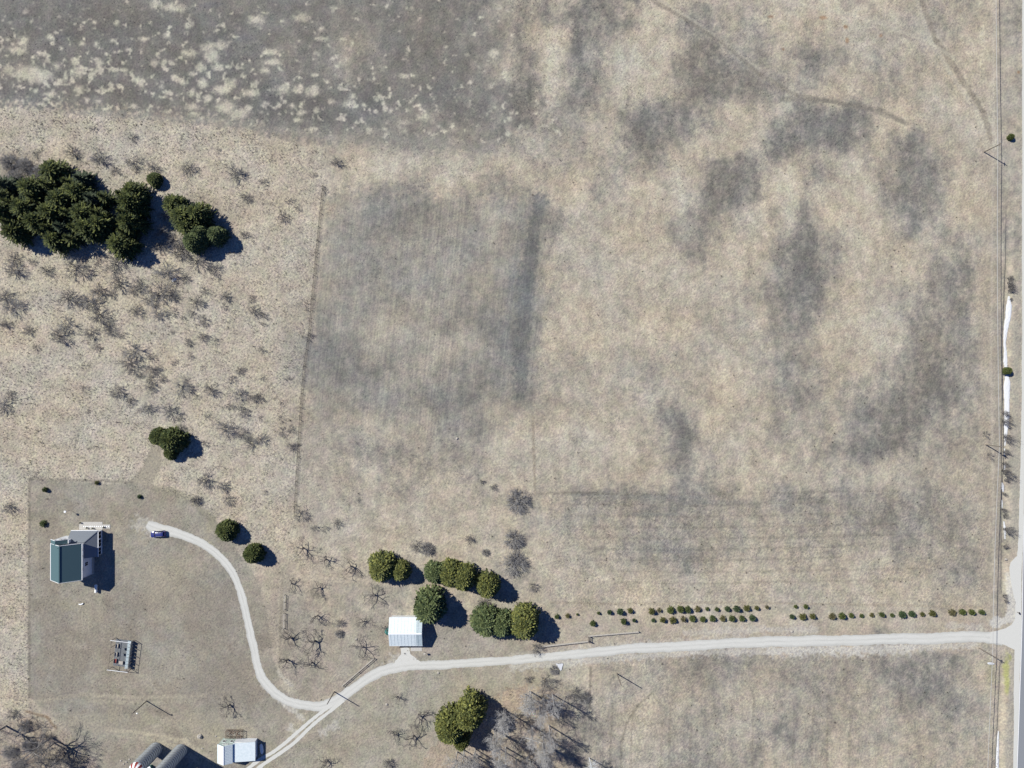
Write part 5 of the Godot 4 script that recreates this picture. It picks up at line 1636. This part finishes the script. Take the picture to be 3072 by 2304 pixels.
func conifer(called: String, kind: String, v: int, at: Vector3, h: float, wide: float, label: String, group: String) -> Node3D:
	var pr := conifer_proto(kind, v)
	var t := thing(called, label, "tree", at, rng.randf_range(0, TAU), group)
	var sy: float = h / pr[2]
	t.scale = Vector3(wide, sy, wide)
	obj("trunk", pr[1], mats.bark, t)
	obj("crown", pr[0], mats.needles, t)
	return t

# where a tree stands when its crown is seen at c (height h)
func foot(c: Vector3, h: float) -> Vector3:
	return c * (1.0 - 0.42 * h / HCAM)

func build_conifers() -> void:
	# kind, D x, D y, radius D, height, label
	var big := [
		["blue", 929, 1310, 37, 11.0, "large round spruce overhanging the garage's north-east corner"],
		["spruce", 824, 1226, 31, 8.5, "wide conifer standing alone left of the others above the garage"],
		["spruce", 866, 1233, 22, 7.0, "smaller conifer tucked against the wide one above the garage"],
		["blue", 940, 1237, 24, 8.0, "bluish spruce at the left end of the row of three above the garage"],
		["spruce", 972, 1241, 28, 9.0, "yellow-green spruce second in the row above the garage"],
		["spruce", 1000, 1248, 28, 9.5, "yellow-green spruce third in the row above the garage"],
		["spruce", 1053, 1264, 27, 9.5, "narrow spruce at the right end of the row above the garage"],
		["blue", 1050, 1342, 33, 9.0, "leftmost spruce of the three right of the garage"],
		["blue", 1084, 1347, 29, 9.0, "middle spruce of the three right of the garage"],
		["spruce", 1132, 1345, 35, 11.0, "rightmost and tallest spruce of the three right of the garage"],
		["spruce", 1015, 1538, 33, 14.5, "taller of the two yellow-green spruces below the drive"],
		["spruce", 976, 1568, 35, 12.5, "lower left of the two yellow-green spruces below the drive"],
		["spruce", 998, 1595, 20, 10.0, "small spruce hidden at the foot of the two below the drive"],
		["cedar", 490, 1147, 23, 6.0, "round dark evergreen on the outer curve of the drive near the car"],
		["cedar", 547, 1196, 23, 6.0, "round evergreen next along the curve below the one near the car"],
		["cedar", 343, 943, 21, 5.0, "left evergreen of the isolated clump of three in rough grass"],
		["cedar", 372, 951, 28, 7.5, "largest evergreen of the isolated clump of three in rough grass"],
		["cedar", 369, 978, 16, 4.0, "small bluish evergreen at the bottom of the isolated clump"],
		["cedar", 334, 388, 17, 3.6, "small lone evergreen just above the spruce wood"],
		["cedar", 2184, 296, 7, 1.9, "little evergreen bush beside the topmost roadside pole"],
		["cedar", 2177, 801, 9, 2.4, "round evergreen bush in the snowy roadside ditch"],
		["young", 97, 1058, 6, 1.5, "small evergreen in the top left corner of the lawn"],
		["young", 209, 1043, 5, 1.0, "tiny evergreen at the top edge of the lawn"],
		["young", 301, 1073, 5, 1.1, "tiny evergreen on the lawn right of the one at its top edge"],
		["young", 93, 1131, 8, 1.3, "small evergreen at the lawn's left side above the house"]]
	for i in big.size():
		var b: Array = big[i]
		var kind: String = b[0]
		var pr := conifer_proto(kind, i % 3)
		var r0: float = {"spruce": 3.6, "blue": 3.5, "cedar": 2.7, "young": 1.0}[kind]
		var nm: String = "spruce_tree" if kind in ["spruce", "blue"] else "evergreen_tree"
		conifer(nm, kind, i % 3, foot(wd(b[1], b[2]), b[4]), b[4], b[3] * S / r0, b[5], "conifers round the farmstead")
	# the wood at the left edge and the clump beside it (src px from the enlarged view)
	var wood := [[480, 200, 8], [620, 290, 9], [720, 260, 8], [430, 310, 9], [300, 350, 9], [330, 430, 10], [560, 450, 10], [700, 380, 9], [930, 420, 9], [820, 430, 10], [870, 560, 10], [760, 570, 10], [620, 560, 10.5], [480, 560, 10], [250, 520, 10], [120, 470, 10], [40, 300, 9], [40, 400, 9.5], [30, 540, 10], [110, 640, 10], [150, 720, 9], [350, 640, 10], [450, 690, 10], [560, 680, 10], [690, 690, 10.5], [800, 690, 10], [640, 780, 9.5], [500, 790, 8], [1180, 380, 8], [1090, 400, 9], [1170, 480, 11], [1110, 560, 11], [1160, 640, 11], [1100, 720, 9], [1060, 830, 8.5], [1150, 850, 8], [900, 660, 10]]
	for i in wood.size():
		var q: Array = wood[i]
		var kind: String = ["dark", "pine", "fir", "pine", "dark", "pine", "dark"][i % 7]
		if i >= 28: kind = "dark" if i % 2 == 0 else "pine"
		var h: float = q[2]
		var lab := ""
		if i >= 28:
			lab = "dark pine, %s from the top in the tall column at the wood's right edge" % nth(i - 28)
		else:
			lab = ""
		var t := conifer("pine_tree" if kind in ["pine", "dark"] else "spruce_tree", kind, i % 3, foot(ws(q[0] / 2.91, 450 + q[1] / 2.91), h), h, rng.randf_range(1.0, 1.2), lab, "dark conifers of the wood at the left edge")
		if lab == "":
			wood_trees.append(t)
	wood_trees.sort_custom(func(a, b): return a.position.z < b.position.z)
	var rows := 4
	var per := int(ceil(wood_trees.size() / float(rows)))
	for r in rows:
		var part := wood_trees.slice(r * per, (r + 1) * per)
		part.sort_custom(func(a, b): return a.position.x < b.position.x)
		for i in part.size():
			part[i].set_meta("label", "dark conifer in the %s row down of the wood's main block, %s from left" % [nth(r), nth(i)])
	var clump := [[1530, 480, 7, "topmost dark pine of the clump right of the wood"], [1610, 590, 8.5, "wide dark pine at the left side of the clump right of the wood"], [1740, 570, 8.5, "dark pine at the upper right of the clump beside the wood"], [1650, 670, 8, "dark pine in the middle of the clump right of the wood"], [1700, 800, 8, "lowest green spruce of the clump right of the wood"], [1760, 740, 8, "low spruce above the lowest one in the clump beside the wood"], [1890, 745, 7, "rightmost pale green spruce of the clump beside the wood"]]
	for i in clump.size():
		var q: Array = clump[i]
		conifer("pine_tree" if i < 4 else "spruce_tree", "dark" if i < 4 else "blue", i % 3, foot(ws(q[0] / 2.91, 450 + q[1] / 2.91), q[2]), q[2], [0.95, 1.15, 1.05, 1.0, 0.95, 0.85, 0.85][i], q[3], "clump of conifers beside the wood")
	# planted rows of young conifers along the drive
	var up := [[388, 353, 24], [480, 345, 22], [565, 333, 13], [748, 322, 18], [843, 315, 28], [935, 312, 36], [1022, 302, 30], [1208, 308, 36], [1272, 298, 22], [1372, 297, 38], [1456, 290, 34], [1520, 292, 34], [1605, 287, 34], [1688, 286, 22], [1772, 290, 26], [1862, 287, 26], [1942, 285, 30], [2028, 280, 28], [2115, 278, 24], [2205, 270, 22], [2452, 265, 20], [2540, 265, 26]]
	var lo := [[700, 412, 28], [965, 395, 32], [1055, 385, 20], [1222, 385, 20], [1305, 382, 28], [1392, 383, 34], [1480, 375, 30], [1560, 370, 34], [1650, 377, 32], [1735, 370, 30], [1820, 370, 32], [1903, 370, 30], [1990, 370, 32], [2078, 365, 30], [2420, 353, 24], [2512, 355, 34], [2597, 350, 32], [2768, 350, 32], [2852, 347, 30], [2934, 342, 26], [3022, 345, 26], [3110, 340, 26], [3197, 335, 24], [3286, 340, 24], [3374, 335, 32], [3457, 330, 32], [3547, 332, 26], [3634, 325, 34], [3807, 318, 32], [3894, 312, 28], [3975, 313, 28], [4060, 313, 26]]
	for s in [[up, "upper"], [lo, "lower"]]:
		for i in s[0].size():
			var q: Array = s[0][i]
			var r: float = q[2] / 4.0 * S
			r *= rng.randf_range(0.78, 1.02)
			var h := r * rng.randf_range(1.4, 2.2)
			var lab := "young green conifer, %s from the left in the %s planted row above the drive" % [nth(i), s[1]]
			var t := conifer("young_conifer", "young", [0, 4, 1, 2, 0, 3, 4, 5, 1, 2, 0][(i * 5 + s[0].size()) % 11], foot(wt(2, 3, q[0], q[1]), h), h, r, lab, "young conifers planted along the drive")

var wood_trees := []

# ---------------------------------------------------------------- bare trees
func limb(m: MB, g: RandomNumberGenerator, p: Vector3, d: Vector3, ln: float, r: float, depth: int, o: Dictionary) -> void:
	var k: int = o.get("segs", 3)
	var dir := d
	var q := p
	var step := ln / k
	for i in k:
		dir = (dir + Vector3(g.randfn(), g.randfn() * 0.6 + float(o.get("up", 0.15)), g.randfn()) * float(o.get("bend", 0.22))).normalized()
		var nq := q + dir * step
		if nq.y < 0.15:
			nq.y = 0.15
		var ra := r * (1.0 - 0.55 * i / k)
		var rb := r * (1.0 - 0.55 * (i + 1) / k)
		m.tube(q, nq, ra, rb, 5 if r > 0.09 else 3)
		q = nq
		if depth > 0:
			var kids: int = o.get("kids", 2)
			for c in kids:
				if i == 0 and k > 2 and depth > 1: continue
				var ax := Vector3(g.randfn(), g.randfn(), g.randfn()).normalized()
				var cd: Vector3 = (dir + ax * o.get("spread", 0.85)).normalized()
				limb(m, g, q, cd, ln * g.randf_range(0.45, 0.72), maxf(rb * 0.62, o.get("thin", 0.012)), depth - 1, o)

func bare_tree(sd: int, kind: String) -> Array:
	var g := RandomNumberGenerator.new()
	g.seed = sd
	var a := MB.new()
	var b := MB.new()
	if kind == "orchard":
		var top := Vector3(g.randf_range(-0.3, 0.3), 1.3, g.randf_range(-0.3, 0.3))
		a.tube(Vector3(0, -0.1, 0), top, 0.24, 0.18, 8)
		var n := 5
		for i in n:
			var w := TAU * i / n + g.randf_range(-0.4, 0.4)
			limb(b, g, top, Vector3(cos(w), 0.55, sin(w)).normalized(), g.randf_range(1.7, 2.9), 0.14, 3, {"bend": 0.34, "kids": 1, "spread": 0.9, "up": 0.05, "segs": 4, "thin": 0.026})
	elif kind == "poplar":
		a.tube(Vector3(0, -0.2, 0), Vector3(0.1, 7.0, 0), 0.20, 0.14, 8)
		a.tube(Vector3(0.1, 7.0, 0), Vector3(0.2, 14.0, 0.1), 0.14, 0.03, 6)
		for i in 38:
			var y := 4.0 + i * 0.26
			var w := i * 2.4 + g.randf_range(-0.3, 0.3)
			limb(b, g, Vector3(0.1, y, 0), Vector3(cos(w), 0.8, sin(w)).normalized(), lerpf(2.7, 0.9, i / 38.0) * g.randf_range(0.7, 1.15), 0.06, 2, {"bend": 0.22, "kids": 2, "spread": 0.8, "up": 0.2, "segs": 3, "thin": 0.024})
	else:
		a.tube(Vector3(0, -0.2, 0), Vector3(0.2, 4.5, 0), 0.32, 0.25, 9)
		a.tube(Vector3(0.2, 4.5, 0), Vector3(0.1, 9.0, 0.3), 0.25, 0.12, 8)
		for i in 11:
			var y := 4.0 + i * 0.5
			var w := i * 2.4
			limb(b, g, Vector3(0.15, y, 0), Vector3(cos(w), 0.75, sin(w)).normalized(), lerpf(5.2, 3.6, i / 11.0), 0.17, 3, {"bend": 0.2, "kids": 2, "spread": 0.7, "up": 0.2, "segs": 3, "thin": 0.022})
	return [a.mesh(), b.mesh()]

func place_tree(called: String, pr: Array, m: Material, at: Vector3, sc: float, label: String, group: String) -> Node3D:
	var t := thing(called, label, "tree", at, rng.randf_range(0, TAU), group)
	t.scale = Vector3.ONE * sc
	obj("trunk", pr[0], m, t)
	obj("crown", pr[1], m, t)
	return t

func build_bare_trees() -> void:
	var orch := []
	for i in 5:
		orch.append(bare_tree(300 + i * 7, "orchard"))
	var ol := [[1, 3, 300, 68, 0.75, "small bare fruit tree at the top left of the orchard"], [1, 3, 545, 105, 0.85, "bare fruit tree second along the orchard's top row"], [1, 3, 1005, 165, 1.0, "bare spreading fruit tree at the orchard's top right"], [1, 3, 525, 350, 0.9, "dark bare fruit tree in the middle left of the orchard"], [1, 3, 290, 540, 1.1, "gnarled fruit tree left of the pair in the orchard's centre"], [1, 3, 505, 570, 1.2, "gnarled fruit tree right of the pair in the orchard's centre"], [1, 3, 930, 400, 0.75, "thin leaning fruit tree between the orchard and the garage"], [1, 3, 915, 620, 1.0, "bare fruit tree just above the slanting split-rail fence"], [1, 3, 265, 735, 0.95, "bare fruit tree at the orchard's bottom left"], [1, 3, 480, 755, 1.0, "bare fruit tree at the bottom of the orchard, right of the bottom left one"], [1, 3, 1400, 1210, 1.1, "dark bare tree left of the two spruces below the drive"], [1, 3, 1195, 1380, 0.85, "left bare tree of the pair below the drive near the bottom"], [1, 3, 1360, 1390, 1.0, "right bare tree of the pair below the drive near the bottom"], [1, 3, 1215, 1050, 0.6, "small bare tree below the drive, right of the fork pole"], [1, 3, 610, 1605, 0.9, "bare tree at the bottom edge right of the farm track"], [0, 3, 1975, 1125, 1.0, "dead crooked tree on the lawn above the white shed"], [1, 3, 1110, 445, 0.7, "bare tree pressed against the garage's west wall"], [1, 2, 400, 1420, 1.0, "reddish bare thicket tree left of the upper conifers"], [1, 2, 600, 1520, 0.85, "bare tree above the orchard's top left"], [1, 2, 810, 1580, 1.0, "bare tree above the orchard beside the wide conifer"]]
	for i in ol.size():
		var q: Array = ol[i]
		place_tree("fruit_tree", orch[i % 5], mats.bark, foot(wt(q[0], q[1], q[2], q[3]), 2.5), q[4], q[5], "bare fruit trees round the drive")
	var pop := []
	for i in 4:
		pop.append(bare_tree(500 + i * 13, "poplar"))
	var pl := [[1130, 160], [1172, 130], [1190, 132], [1325, 200], [1440, 165], [880, 330], [897, 345], [1200, 520], [1328, 725], [1350, 740], [1382, 745], [780, 560], [795, 580], [835, 785], [905, 770], [560, 790], [350, 820], [1150, 880], [1024, 905], [1400, 520], [430, 800], [545, 840], [1290, 300], [1185, 920], [1330, 640]]
	var placed := []
	for i in pl.size():
		var t := place_tree("poplar_tree", pop[i % 4], mats.grey_bark, ws(1280 + pl[i][0] / 3.814, 2040 + pl[i][1] / 3.814), rng.randf_range(0.82, 1.08), "", "bare poplars of the grove below the drive")
		placed.append(t)
	placed.sort_custom(func(a, b): return a.position.z < b.position.z)
	for r in 5:
		var part := placed.slice(r * 5, r * 5 + 5)
		part.sort_custom(func(a, b): return a.position.x < b.position.x)
		for i in part.size():
			part[i].set_meta("label", "tall grey bare poplar, its foot %s from left in the grove's %s row down" % [nth(i), nth(r)])
	var bi := place_tree("birch_tree", pop[1], mats.siding, ws(1280 + 1860 / 3.814, 2040 + 890 / 3.814), 0.75, "thin white-trunked birch at the grove's right side by the bottom edge", "")
	var oak := [bare_tree(700, "oak"), bare_tree(733, "oak")]
	var kl := [[155, 2212, 1.0, 0, "big bare tree at the lower left whose trunk shows clearly"], [19, 2178, 1.0, 1, "big bare tree at the left edge beside the lower thicket"], [180, 2278, 0.9, 1, "big bare tree nearest the bottom left corner"], [163, 2229, 0.7, 0, "smaller bare tree close behind the big one at the lower left"]]
	for q in kl:
		place_tree("oak_tree", oak[q[3]], mats.twig, ws(q[0], q[1]), q[2], q[4], "big bare trees in the lower left corner")

# ---------------------------------------------------------------- shrubs
func shrub_mesh(sd: int, r: float, h: float, n: int, lean: float, thin: float) -> ArrayMesh:
	var g := RandomNumberGenerator.new()
	g.seed = sd
	var m := MB.new()
	for i in n:
		var w := TAU * i / n + g.randf_range(-0.4, 0.4)
		var d := Vector3(cos(w) * g.randf_range(0.2, 1.0) * lean, g.randf_range(0.7, 1.2), sin(w) * g.randf_range(0.2, 1.0) * lean).normalized()
		limb(m, g, Vector3(cos(w) * r * 0.12, 0.0, sin(w) * r * 0.12), d, h * g.randf_range(0.6, 1.05), thin * 1.9, 2, {"bend": 0.2, "kids": 2, "spread": 0.6, "up": 0.06, "segs": 3, "thin": thin})
	return m.mesh()

# a rounded, hazy bush: many fine twigs reaching for a dome
func bush_mesh(sd: int) -> ArrayMesh:
	var g := RandomNumberGenerator.new()
	g.seed = sd
	var m := MB.new()
	for i in 46:
		var d := Vector3(g.randfn(), absf(g.randfn()) * 0.9 + 0.25, g.randfn()).normalized()
		var mid := d * g.randf_range(0.35, 0.55)
		m.tube(Vector3(d.x, 0, d.z) * 0.08, mid, 0.020, 0.013, 3)
		for k in 7:
			var e2 := (d + Vector3(g.randfn(), g.randfn(), g.randfn()) * 0.30).normalized() * g.randf_range(0.72, 1.04)
			var h2 := mid.lerp(e2, 0.55) + Vector3(g.randfn(), g.randfn(), g.randfn()) * 0.05
			m.tube(mid, h2, 0.011, 0.008, 3)
			m.tube(h2, e2, 0.008, 0.005, 3)
			var e3 := h2 + (e2 - h2).rotated(Vector3.UP, g.randf_range(-0.9, 0.9)) * 0.9
			m.tube(h2, e3, 0.007, 0.004, 3)
	return m.mesh()

func build_shrubs() -> void:
	var pr := []
	for i in 7:
		pr.append(shrub_mesh(900 + i * 3, 1.0, 1.0, 18, 1.1, 0.014))
	var sp := []
	for i in 3:
		sp.append(shrub_mesh(950 + i * 3, 1.0, 0.85, 11, 1.3, 0.015))
	var dense := [bush_mesh(970), bush_mesh(973), bush_mesh(977)]
	var field := []
	var l00 := [[800, 1110, 45], [620, 1310, 80], [860, 1370, 60], [1160, 1400, 75], [1310, 1450, 60], [1630, 1450, 80], [2030, 1500, 65], [1140, 1190, 50], [310, 1330, 45], [990, 1470, 50], [1880, 1300, 35], [150, 1300, 30]]
	var l10 := [[690, 1400, 55], [500, 1510, 30], [60, 1570, 35], [590, 1640, 30]]
	var l01 := [[120, 580, 75], [130, 690, 70], [270, 600, 40], [400, 680, 60], [660, 660, 110], [1000, 620, 90], [1440, 690, 80], [1560, 500, 90], [1700, 600, 90], [1850, 680, 90], [2100, 370, 60], [2120, 50, 50], [1030, 790, 80], [1200, 800, 80], [1160, 850, 60], [590, 920, 110], [700, 960, 80], [850, 850, 80], [960, 880, 70], [800, 950, 60], [850, 1070, 100], [1170, 1030, 75], [1380, 1060, 65], [1380, 880, 110], [1290, 940, 70], [1480, 890, 60], [1690, 950, 60], [1760, 850, 40], [1950, 900, 55], [1930, 990, 45], [2170, 930, 45], [2190, 1030, 60], [40, 900, 80], [120, 1000, 70], [35, 1140, 60], [240, 1200, 70], [590, 1150, 80], [790, 1220, 80], [510, 1260, 70], [940, 1200, 55], [1160, 1370, 75], [830, 1340, 45], [1060, 1240, 35], [1660, 1060, 45], [1760, 1110, 50], [1620, 1300, 50], [1750, 1250, 50], [1850, 1290, 40], [1480, 1210, 35], [1640, 1420, 40], [1500, 1470, 45], [1130, 1490, 75], [1320, 1540, 75], [1210, 1590, 50], [2070, 1540, 60], [2000, 1620, 45], [1500, 1040, 40], [1570, 1080, 30], [1400, 1620, 55], [1590, 1640, 40], [830, 600, 40], [1600, 740, 50], [300, 1340, 35], [1300, 1430, 40], [1740, 1520, 30], [1290, 1620, 45]]
	var l11 := [[280, 70, 40], [360, 130, 35], [230, 215, 55], [75, 480, 35], [60, 1060, 50], [40, 1360, 40], [60, 1140, 35], [50, 1610, 40], [270, 1610, 30], [430, 1005, 30], [450, 1250, 45]]
	var l02 := [[30, 190, 60], [720, 40, 45], [1020, 60, 55], [1120, 140, 50], [1280, 205, 55], [1470, 230, 65], [1200, 225, 35], [1550, 300, 40], [1310, 20, 50], [1580, 30, 60], [1820, 50, 60], [1700, 110, 40], [2080, 100, 65], [2100, 230, 70], [2190, 120, 50], [1780, 280, 45], [1980, 190, 45], [1950, 390, 75], [2100, 430, 60], [2170, 510, 60], [1560, 380, 50], [1760, 510, 35], [1770, 830, 80], [1930, 890, 60], [1975, 1000, 70], [1690, 1010, 50], [80, 1060, 50], [90, 100, 50], [750, 240, 25]]
	var l12 := [[20, 110, 50], [210, 175, 35], [210, 300, 40], [300, 395, 40], [230, 415, 40], [310, 540, 60], [30, 290, 40], [40, 480, 55], [390, 1130, 65], [500, 1245, 35], [590, 1250, 35], [700, 1210, 50], [75, 940, 30], [880, 1000, 25]]
	for s in [[0, 0, l00], [1, 0, l10], [0, 1, l01], [1, 1, l11], [0, 2, l02], [1, 2, l12]]:
		for q in s[2]:
			field.append([wt(s[0], s[1], q[0], q[1]), q[2] / 4.0 * S])
	field.sort_custom(func(a, b): return a[0].z < b[0].z)
	var per := 12
	for r in int(ceil(field.size() / float(per))):
		var part := field.slice(r * per, (r + 1) * per)
		part.sort_custom(func(a, b): return a[0].x < b[0].x)
		for i in part.size():
			var q: Array = part[i]
			var rad: float = q[1]
			var lab := "bare grey shrub, %s from left in the %s band of scrub down the rough grass" % [nth(i), nth(r)]
			var mesh: ArrayMesh = sp[(i + r) % 3] if rad < 1.6 else pr[(i * 3 + r) % 7]
			var hazy := (i + r * 2) % 4 == 0 and rad > 1.6
			var o := obj("bare_shrub", mesh, mats.bush_twig if hazy else mats.twig)
			o.position = foot(q[0], 1.5)
			o.rotation.y = rng.randf_range(0, TAU)
			var k := rad * rng.randf_range(0.62, 1.0) * (1.2 if hazy else 1.0)
			o.scale = Vector3(k * rng.randf_range(0.85, 1.15), k * rng.randf_range(0.55, 0.9), k)
			tag(o, lab, "shrub", "bare shrubs in the rough grass")
	# single shrubs that can be told apart
	var own := [[1120, 1083, 34, 1, "biggest bluish bare bush at the top of the three beside the straw field"], [1110, 1167, 27, 1, "smallest bluish bare bush, middle of the three beside the straw field"], [1113, 1219, 35, 1, "bluish bare bush at the bottom of the three beside the straw field"], [1152, 1267, 11, 0, "small bare shrub right of the spruces above the drive"], [1157, 1400, 15, 0, "bare shrub at the drive's edge left of the board fence"], [1197, 1449, 13, 1, "dark shrub hugging the three-cornered snow patch"], [1179, 1472, 20, 0, "wide bare shrub above the poplar grove"], [1143, 1469, 9, 0, "small bare shrub left of the wide one above the poplar grove"], [1261, 1508, 18, 1, "dark dense shrub at the poplar grove's upper right"], [1240, 1500, 16, 0, "lighter shrub left of the dark dense one at the grove"], [733, 1346, 11, 0, "small twiggy shrub in the orchard, upper of two"], [732, 1370, 12, 1, "grey dense shrub in the orchard, lower of two"], [1047, 1302, 16, 0, "bare shrub squeezed between the spruces right of the garage"], [838, 1650, 14, 0, "bare shrub at the bottom edge left of the spruces"], [900, 1180, 14, 0, "left bare shrub of the pair above the conifer row"], [923, 1187, 19, 1, "right greyer shrub of the pair above the conifer row"], [1013, 1165, 12, 0, "bare shrub above the right end of the conifer row"], [1049, 1195, 11, 1, "small grey shrub beside the bluish bare bushes"], [1065, 1053, 9, 0, "tiny bare shrub left of the biggest bluish bush"], [1041, 1041, 7, 0, "tiny twig tuft left of the biggest bluish bush"], [28, 1545, 14, 0, "upper bare shrub of the lower left thicket"], [52, 1570, 17, 1, "dense shrub in the lower left thicket"], [20, 1625, 20, 1, "dark shrub by the left edge in the lower thicket"], [62, 1612, 20, 1, "grey bush in the lower left thicket above its biggest trunk"], [98, 1596, 15, 0, "twiggy shrub at the thicket's upper right edge"], [135, 1632, 20, 0, "twiggy shrub below right of the big bare trunk"], [38, 1652, 20, 1, "grey bush at the very bottom left corner"], [160, 1652, 18, 0, "twiggy shrub at the bottom edge right of the thicket"], [104, 1645, 20, 0, "twiggy shrub at the bottom edge inside the thicket"], [420, 1080, 12, 0, "brown broken shrub at the lawn's curved top edge"], [18, 350, 22, 1, "grey leafless thicket bush at the wood's upper left by the edge"], [50, 358, 22, 1, "grey leafless thicket bush second along the wood's upper left"], [78, 374, 20, 1, "grey leafless thicket bush touching the wood's topmost pine"], [30, 385, 22, 1, "lower grey thicket bush at the wood's upper left edge"], [356, 468, 16, 0, "topmost grey shrub in the gap between wood and clump"], [348, 500, 18, 0, "second grey shrub down the gap between wood and clump"], [372, 520, 18, 0, "third grey shrub down the gap between wood and clump"], [346, 532, 16, 0, "grey shrub at the lower end of the gap beside the wood"], [392, 546, 18, 0, "grey shrub just below left of the clump"]]
	for q in own:
		if q[4] == "": continue
		var o := obj("bare_bush" if q[3] == 1 else "bare_shrub", dense[int(q[0]) % 3] if q[3] == 1 else pr[int(q[0]) % 7], mats.bush_twig if q[3] == 1 else mats.twig)
		o.position = foot(wd(q[0], q[1]), 2.0)
		o.rotation.y = rng.randf_range(0, TAU)
		var k: float = q[2] * S
		if q[3] == 0: k *= 0.85
		o.scale = Vector3(k, minf(k, 3.2) * 0.85, k)
		tag(o, q[4], "shrub", "single bare shrubs about the farm")
	# saplings along the roadside ditch
	var dl := [[3027, 835, 1.6], [3026, 848, 1.8], [3028, 860, 1.8], [3028, 871, 1.7], [3031, 898, 0.9], [3013, 1240, 2.0], [3012, 1265, 2.6], [3016, 1312, 2.8], [3014, 1355, 1.8], [3012, 1390, 1.6], [3010, 1412, 2.0], [3018, 1420, 2.8], [3017, 1440, 1.4], [3012, 1482, 1.2], [3010, 1530, 1.6], [3013, 1546, 1.5], [3015, 1588, 2.8], [3014, 1640, 1.6], [3009, 1785, 1.3], [3012, 1800, 1.2]]
	for i in dl.size():
		var q: Array = dl[i]
		var o := obj("ditch_sapling", pr[i % 7], mats.twig)
		var p := ws(q[0], q[1])
		o.position = p + Vector3(0, ditch_floor(p.x - ditch_x(p.z)) * ditch_depth(p.z), 0)
		o.rotation.y = rng.randf_range(0, TAU)
		o.scale = Vector3(q[2] * 0.45, q[2] * 1.15, q[2] * 0.45)
		tag(o, "leafless sapling, %s from the top along the roadside ditch" % nth(i), "sapling", "saplings along the roadside ditch")
	var fl := [[2955, 1303, "low twiggy shrub above the middle roadside pole"], [2968, 1368, "low twiggy shrub below the middle roadside pole"]]
	for q in fl:
		var o := obj("bare_shrub", sp[0], mats.twig)
		o.position = ws(q[0], q[1])
		o.scale = Vector3(1.2, 0.9, 1.2)
		tag(o, q[2], "shrub", "single bare shrubs about the farm")

# ---------------------------------------------------------------- dry grass
func build_grass() -> void:
	var g := RandomNumberGenerator.new()
	g.seed = 99
	var t := MB.new()
	for i in 9:
		var w := TAU * i / 9.0 + g.randf_range(-0.3, 0.3)
		var d := Vector3(cos(w), 0, sin(w))
		var s := Vector3(-sin(w), 0, cos(w))
		var r := g.randf_range(0.5, 1.0)
		t.tri(d * 0.05 - s * 0.10, d * 0.05 + s * 0.10, d * r * 0.55 + Vector3(0, g.randf_range(0.45, 1.0), 0) + s * g.randf_range(-0.2, 0.2))
	var tuft := t.mesh()
	var n := 150000
	var xf := []
	var cl := []
	for i in n:
		var p := Vector3(g.randf_range(-156, 146), 0, g.randf_range(-118, 118))
		var k := tuftiness(p)
		if g.randf() > k * 0.95:
			continue
		if near_gravel(p):
			continue
		var b := Basis(Vector3.UP, g.randf_range(0, TAU))
		var s := g.randf_range(0.18, 0.52) * (0.55 + 0.55 * k)
		b = b.scaled(Vector3(s * 1.2, s * g.randf_range(0.35, 0.75), s * 1.2))
		xf.append(Transform3D(b, p))
		cl.append(ground_colour(p) * g.randf_range(1.05, 1.35))
	var mm := MultiMesh.new()
	mm.transform_format = MultiMesh.TRANSFORM_3D
	mm.use_colors = true
	mm.mesh = tuft
	mm.instance_count = xf.size()
	for i in xf.size():
		mm.set_instance_transform(i, xf[i])
		mm.set_instance_color(i, cl[i])
	var o := MultiMeshInstance3D.new()
	o.multimesh = mm
	o.material_override = mats.vert
	o.name = "dry_grass"
	add_child(o)
	o.set_meta("kind", "stuff")
	tag(o, "short dry tan grass tufts covering the fields and rough pasture", "grass")
	# dark weed stalks scattered through the rough grass
	var wm := MB.new()
	wm.col = Color(0.045, 0.036, 0.03)
	for i in 7:
		var w := i * 2.4
		wm.tube(Vector3.ZERO, Vector3(cos(w) * 0.5, g.randf_range(0.4, 0.9), sin(w) * 0.5), 0.05, 0.02, 3)
	var m2 := MultiMesh.new()
	m2.transform_format = MultiMesh.TRANSFORM_3D
	m2.mesh = wm.mesh()
	var x2 := []
	while x2.size() < 900:
		var p := Vector3(g.randf_range(-153, 140), 0, g.randf_range(-85, 112))
		if near_gravel(p): continue
		var k := tuftiness(p)
		if g.randf() > k * k: continue
		var s := g.randf_range(0.25, 0.7)
		x2.append(Transform3D(Basis(Vector3.UP, g.randf_range(0, TAU)).scaled(Vector3.ONE * s), p))
	m2.instance_count = x2.size()
	for i in x2.size():
		m2.set_instance_transform(i, x2[i])
	var o2 := MultiMeshInstance3D.new()
	o2.multimesh = m2
	o2.material_override = mats.vert
	o2.name = "dead_weeds"
	add_child(o2)
	o2.set_meta("kind", "stuff")
	tag(o2, "dark dead weed stalks dotted through the rough grass", "weeds")

func near_gravel(p: Vector3) -> bool:
	# the drive, the track, buildings and hard surfaces carry no grass
	for s in clear_lines:
		if Geometry2D.get_closest_point_to_segment(Vector2(p.x, p.z), s[0], s[1]).distance_to(Vector2(p.x, p.z)) < s[2]:
			return true
	for b in [[-135.0, -119.0, 40.5, 57.5], [-36.5, -25.5, 68.5, 79.5], [-87.5, -75.0, 105.5, 112.0], [-120.0, -113.0, 76.0, 86.0]]:
		if p.x > b[0] and p.x < b[1] and p.z > b[2] and p.z < b[3]:
			return true
	return false

var clear_lines := []
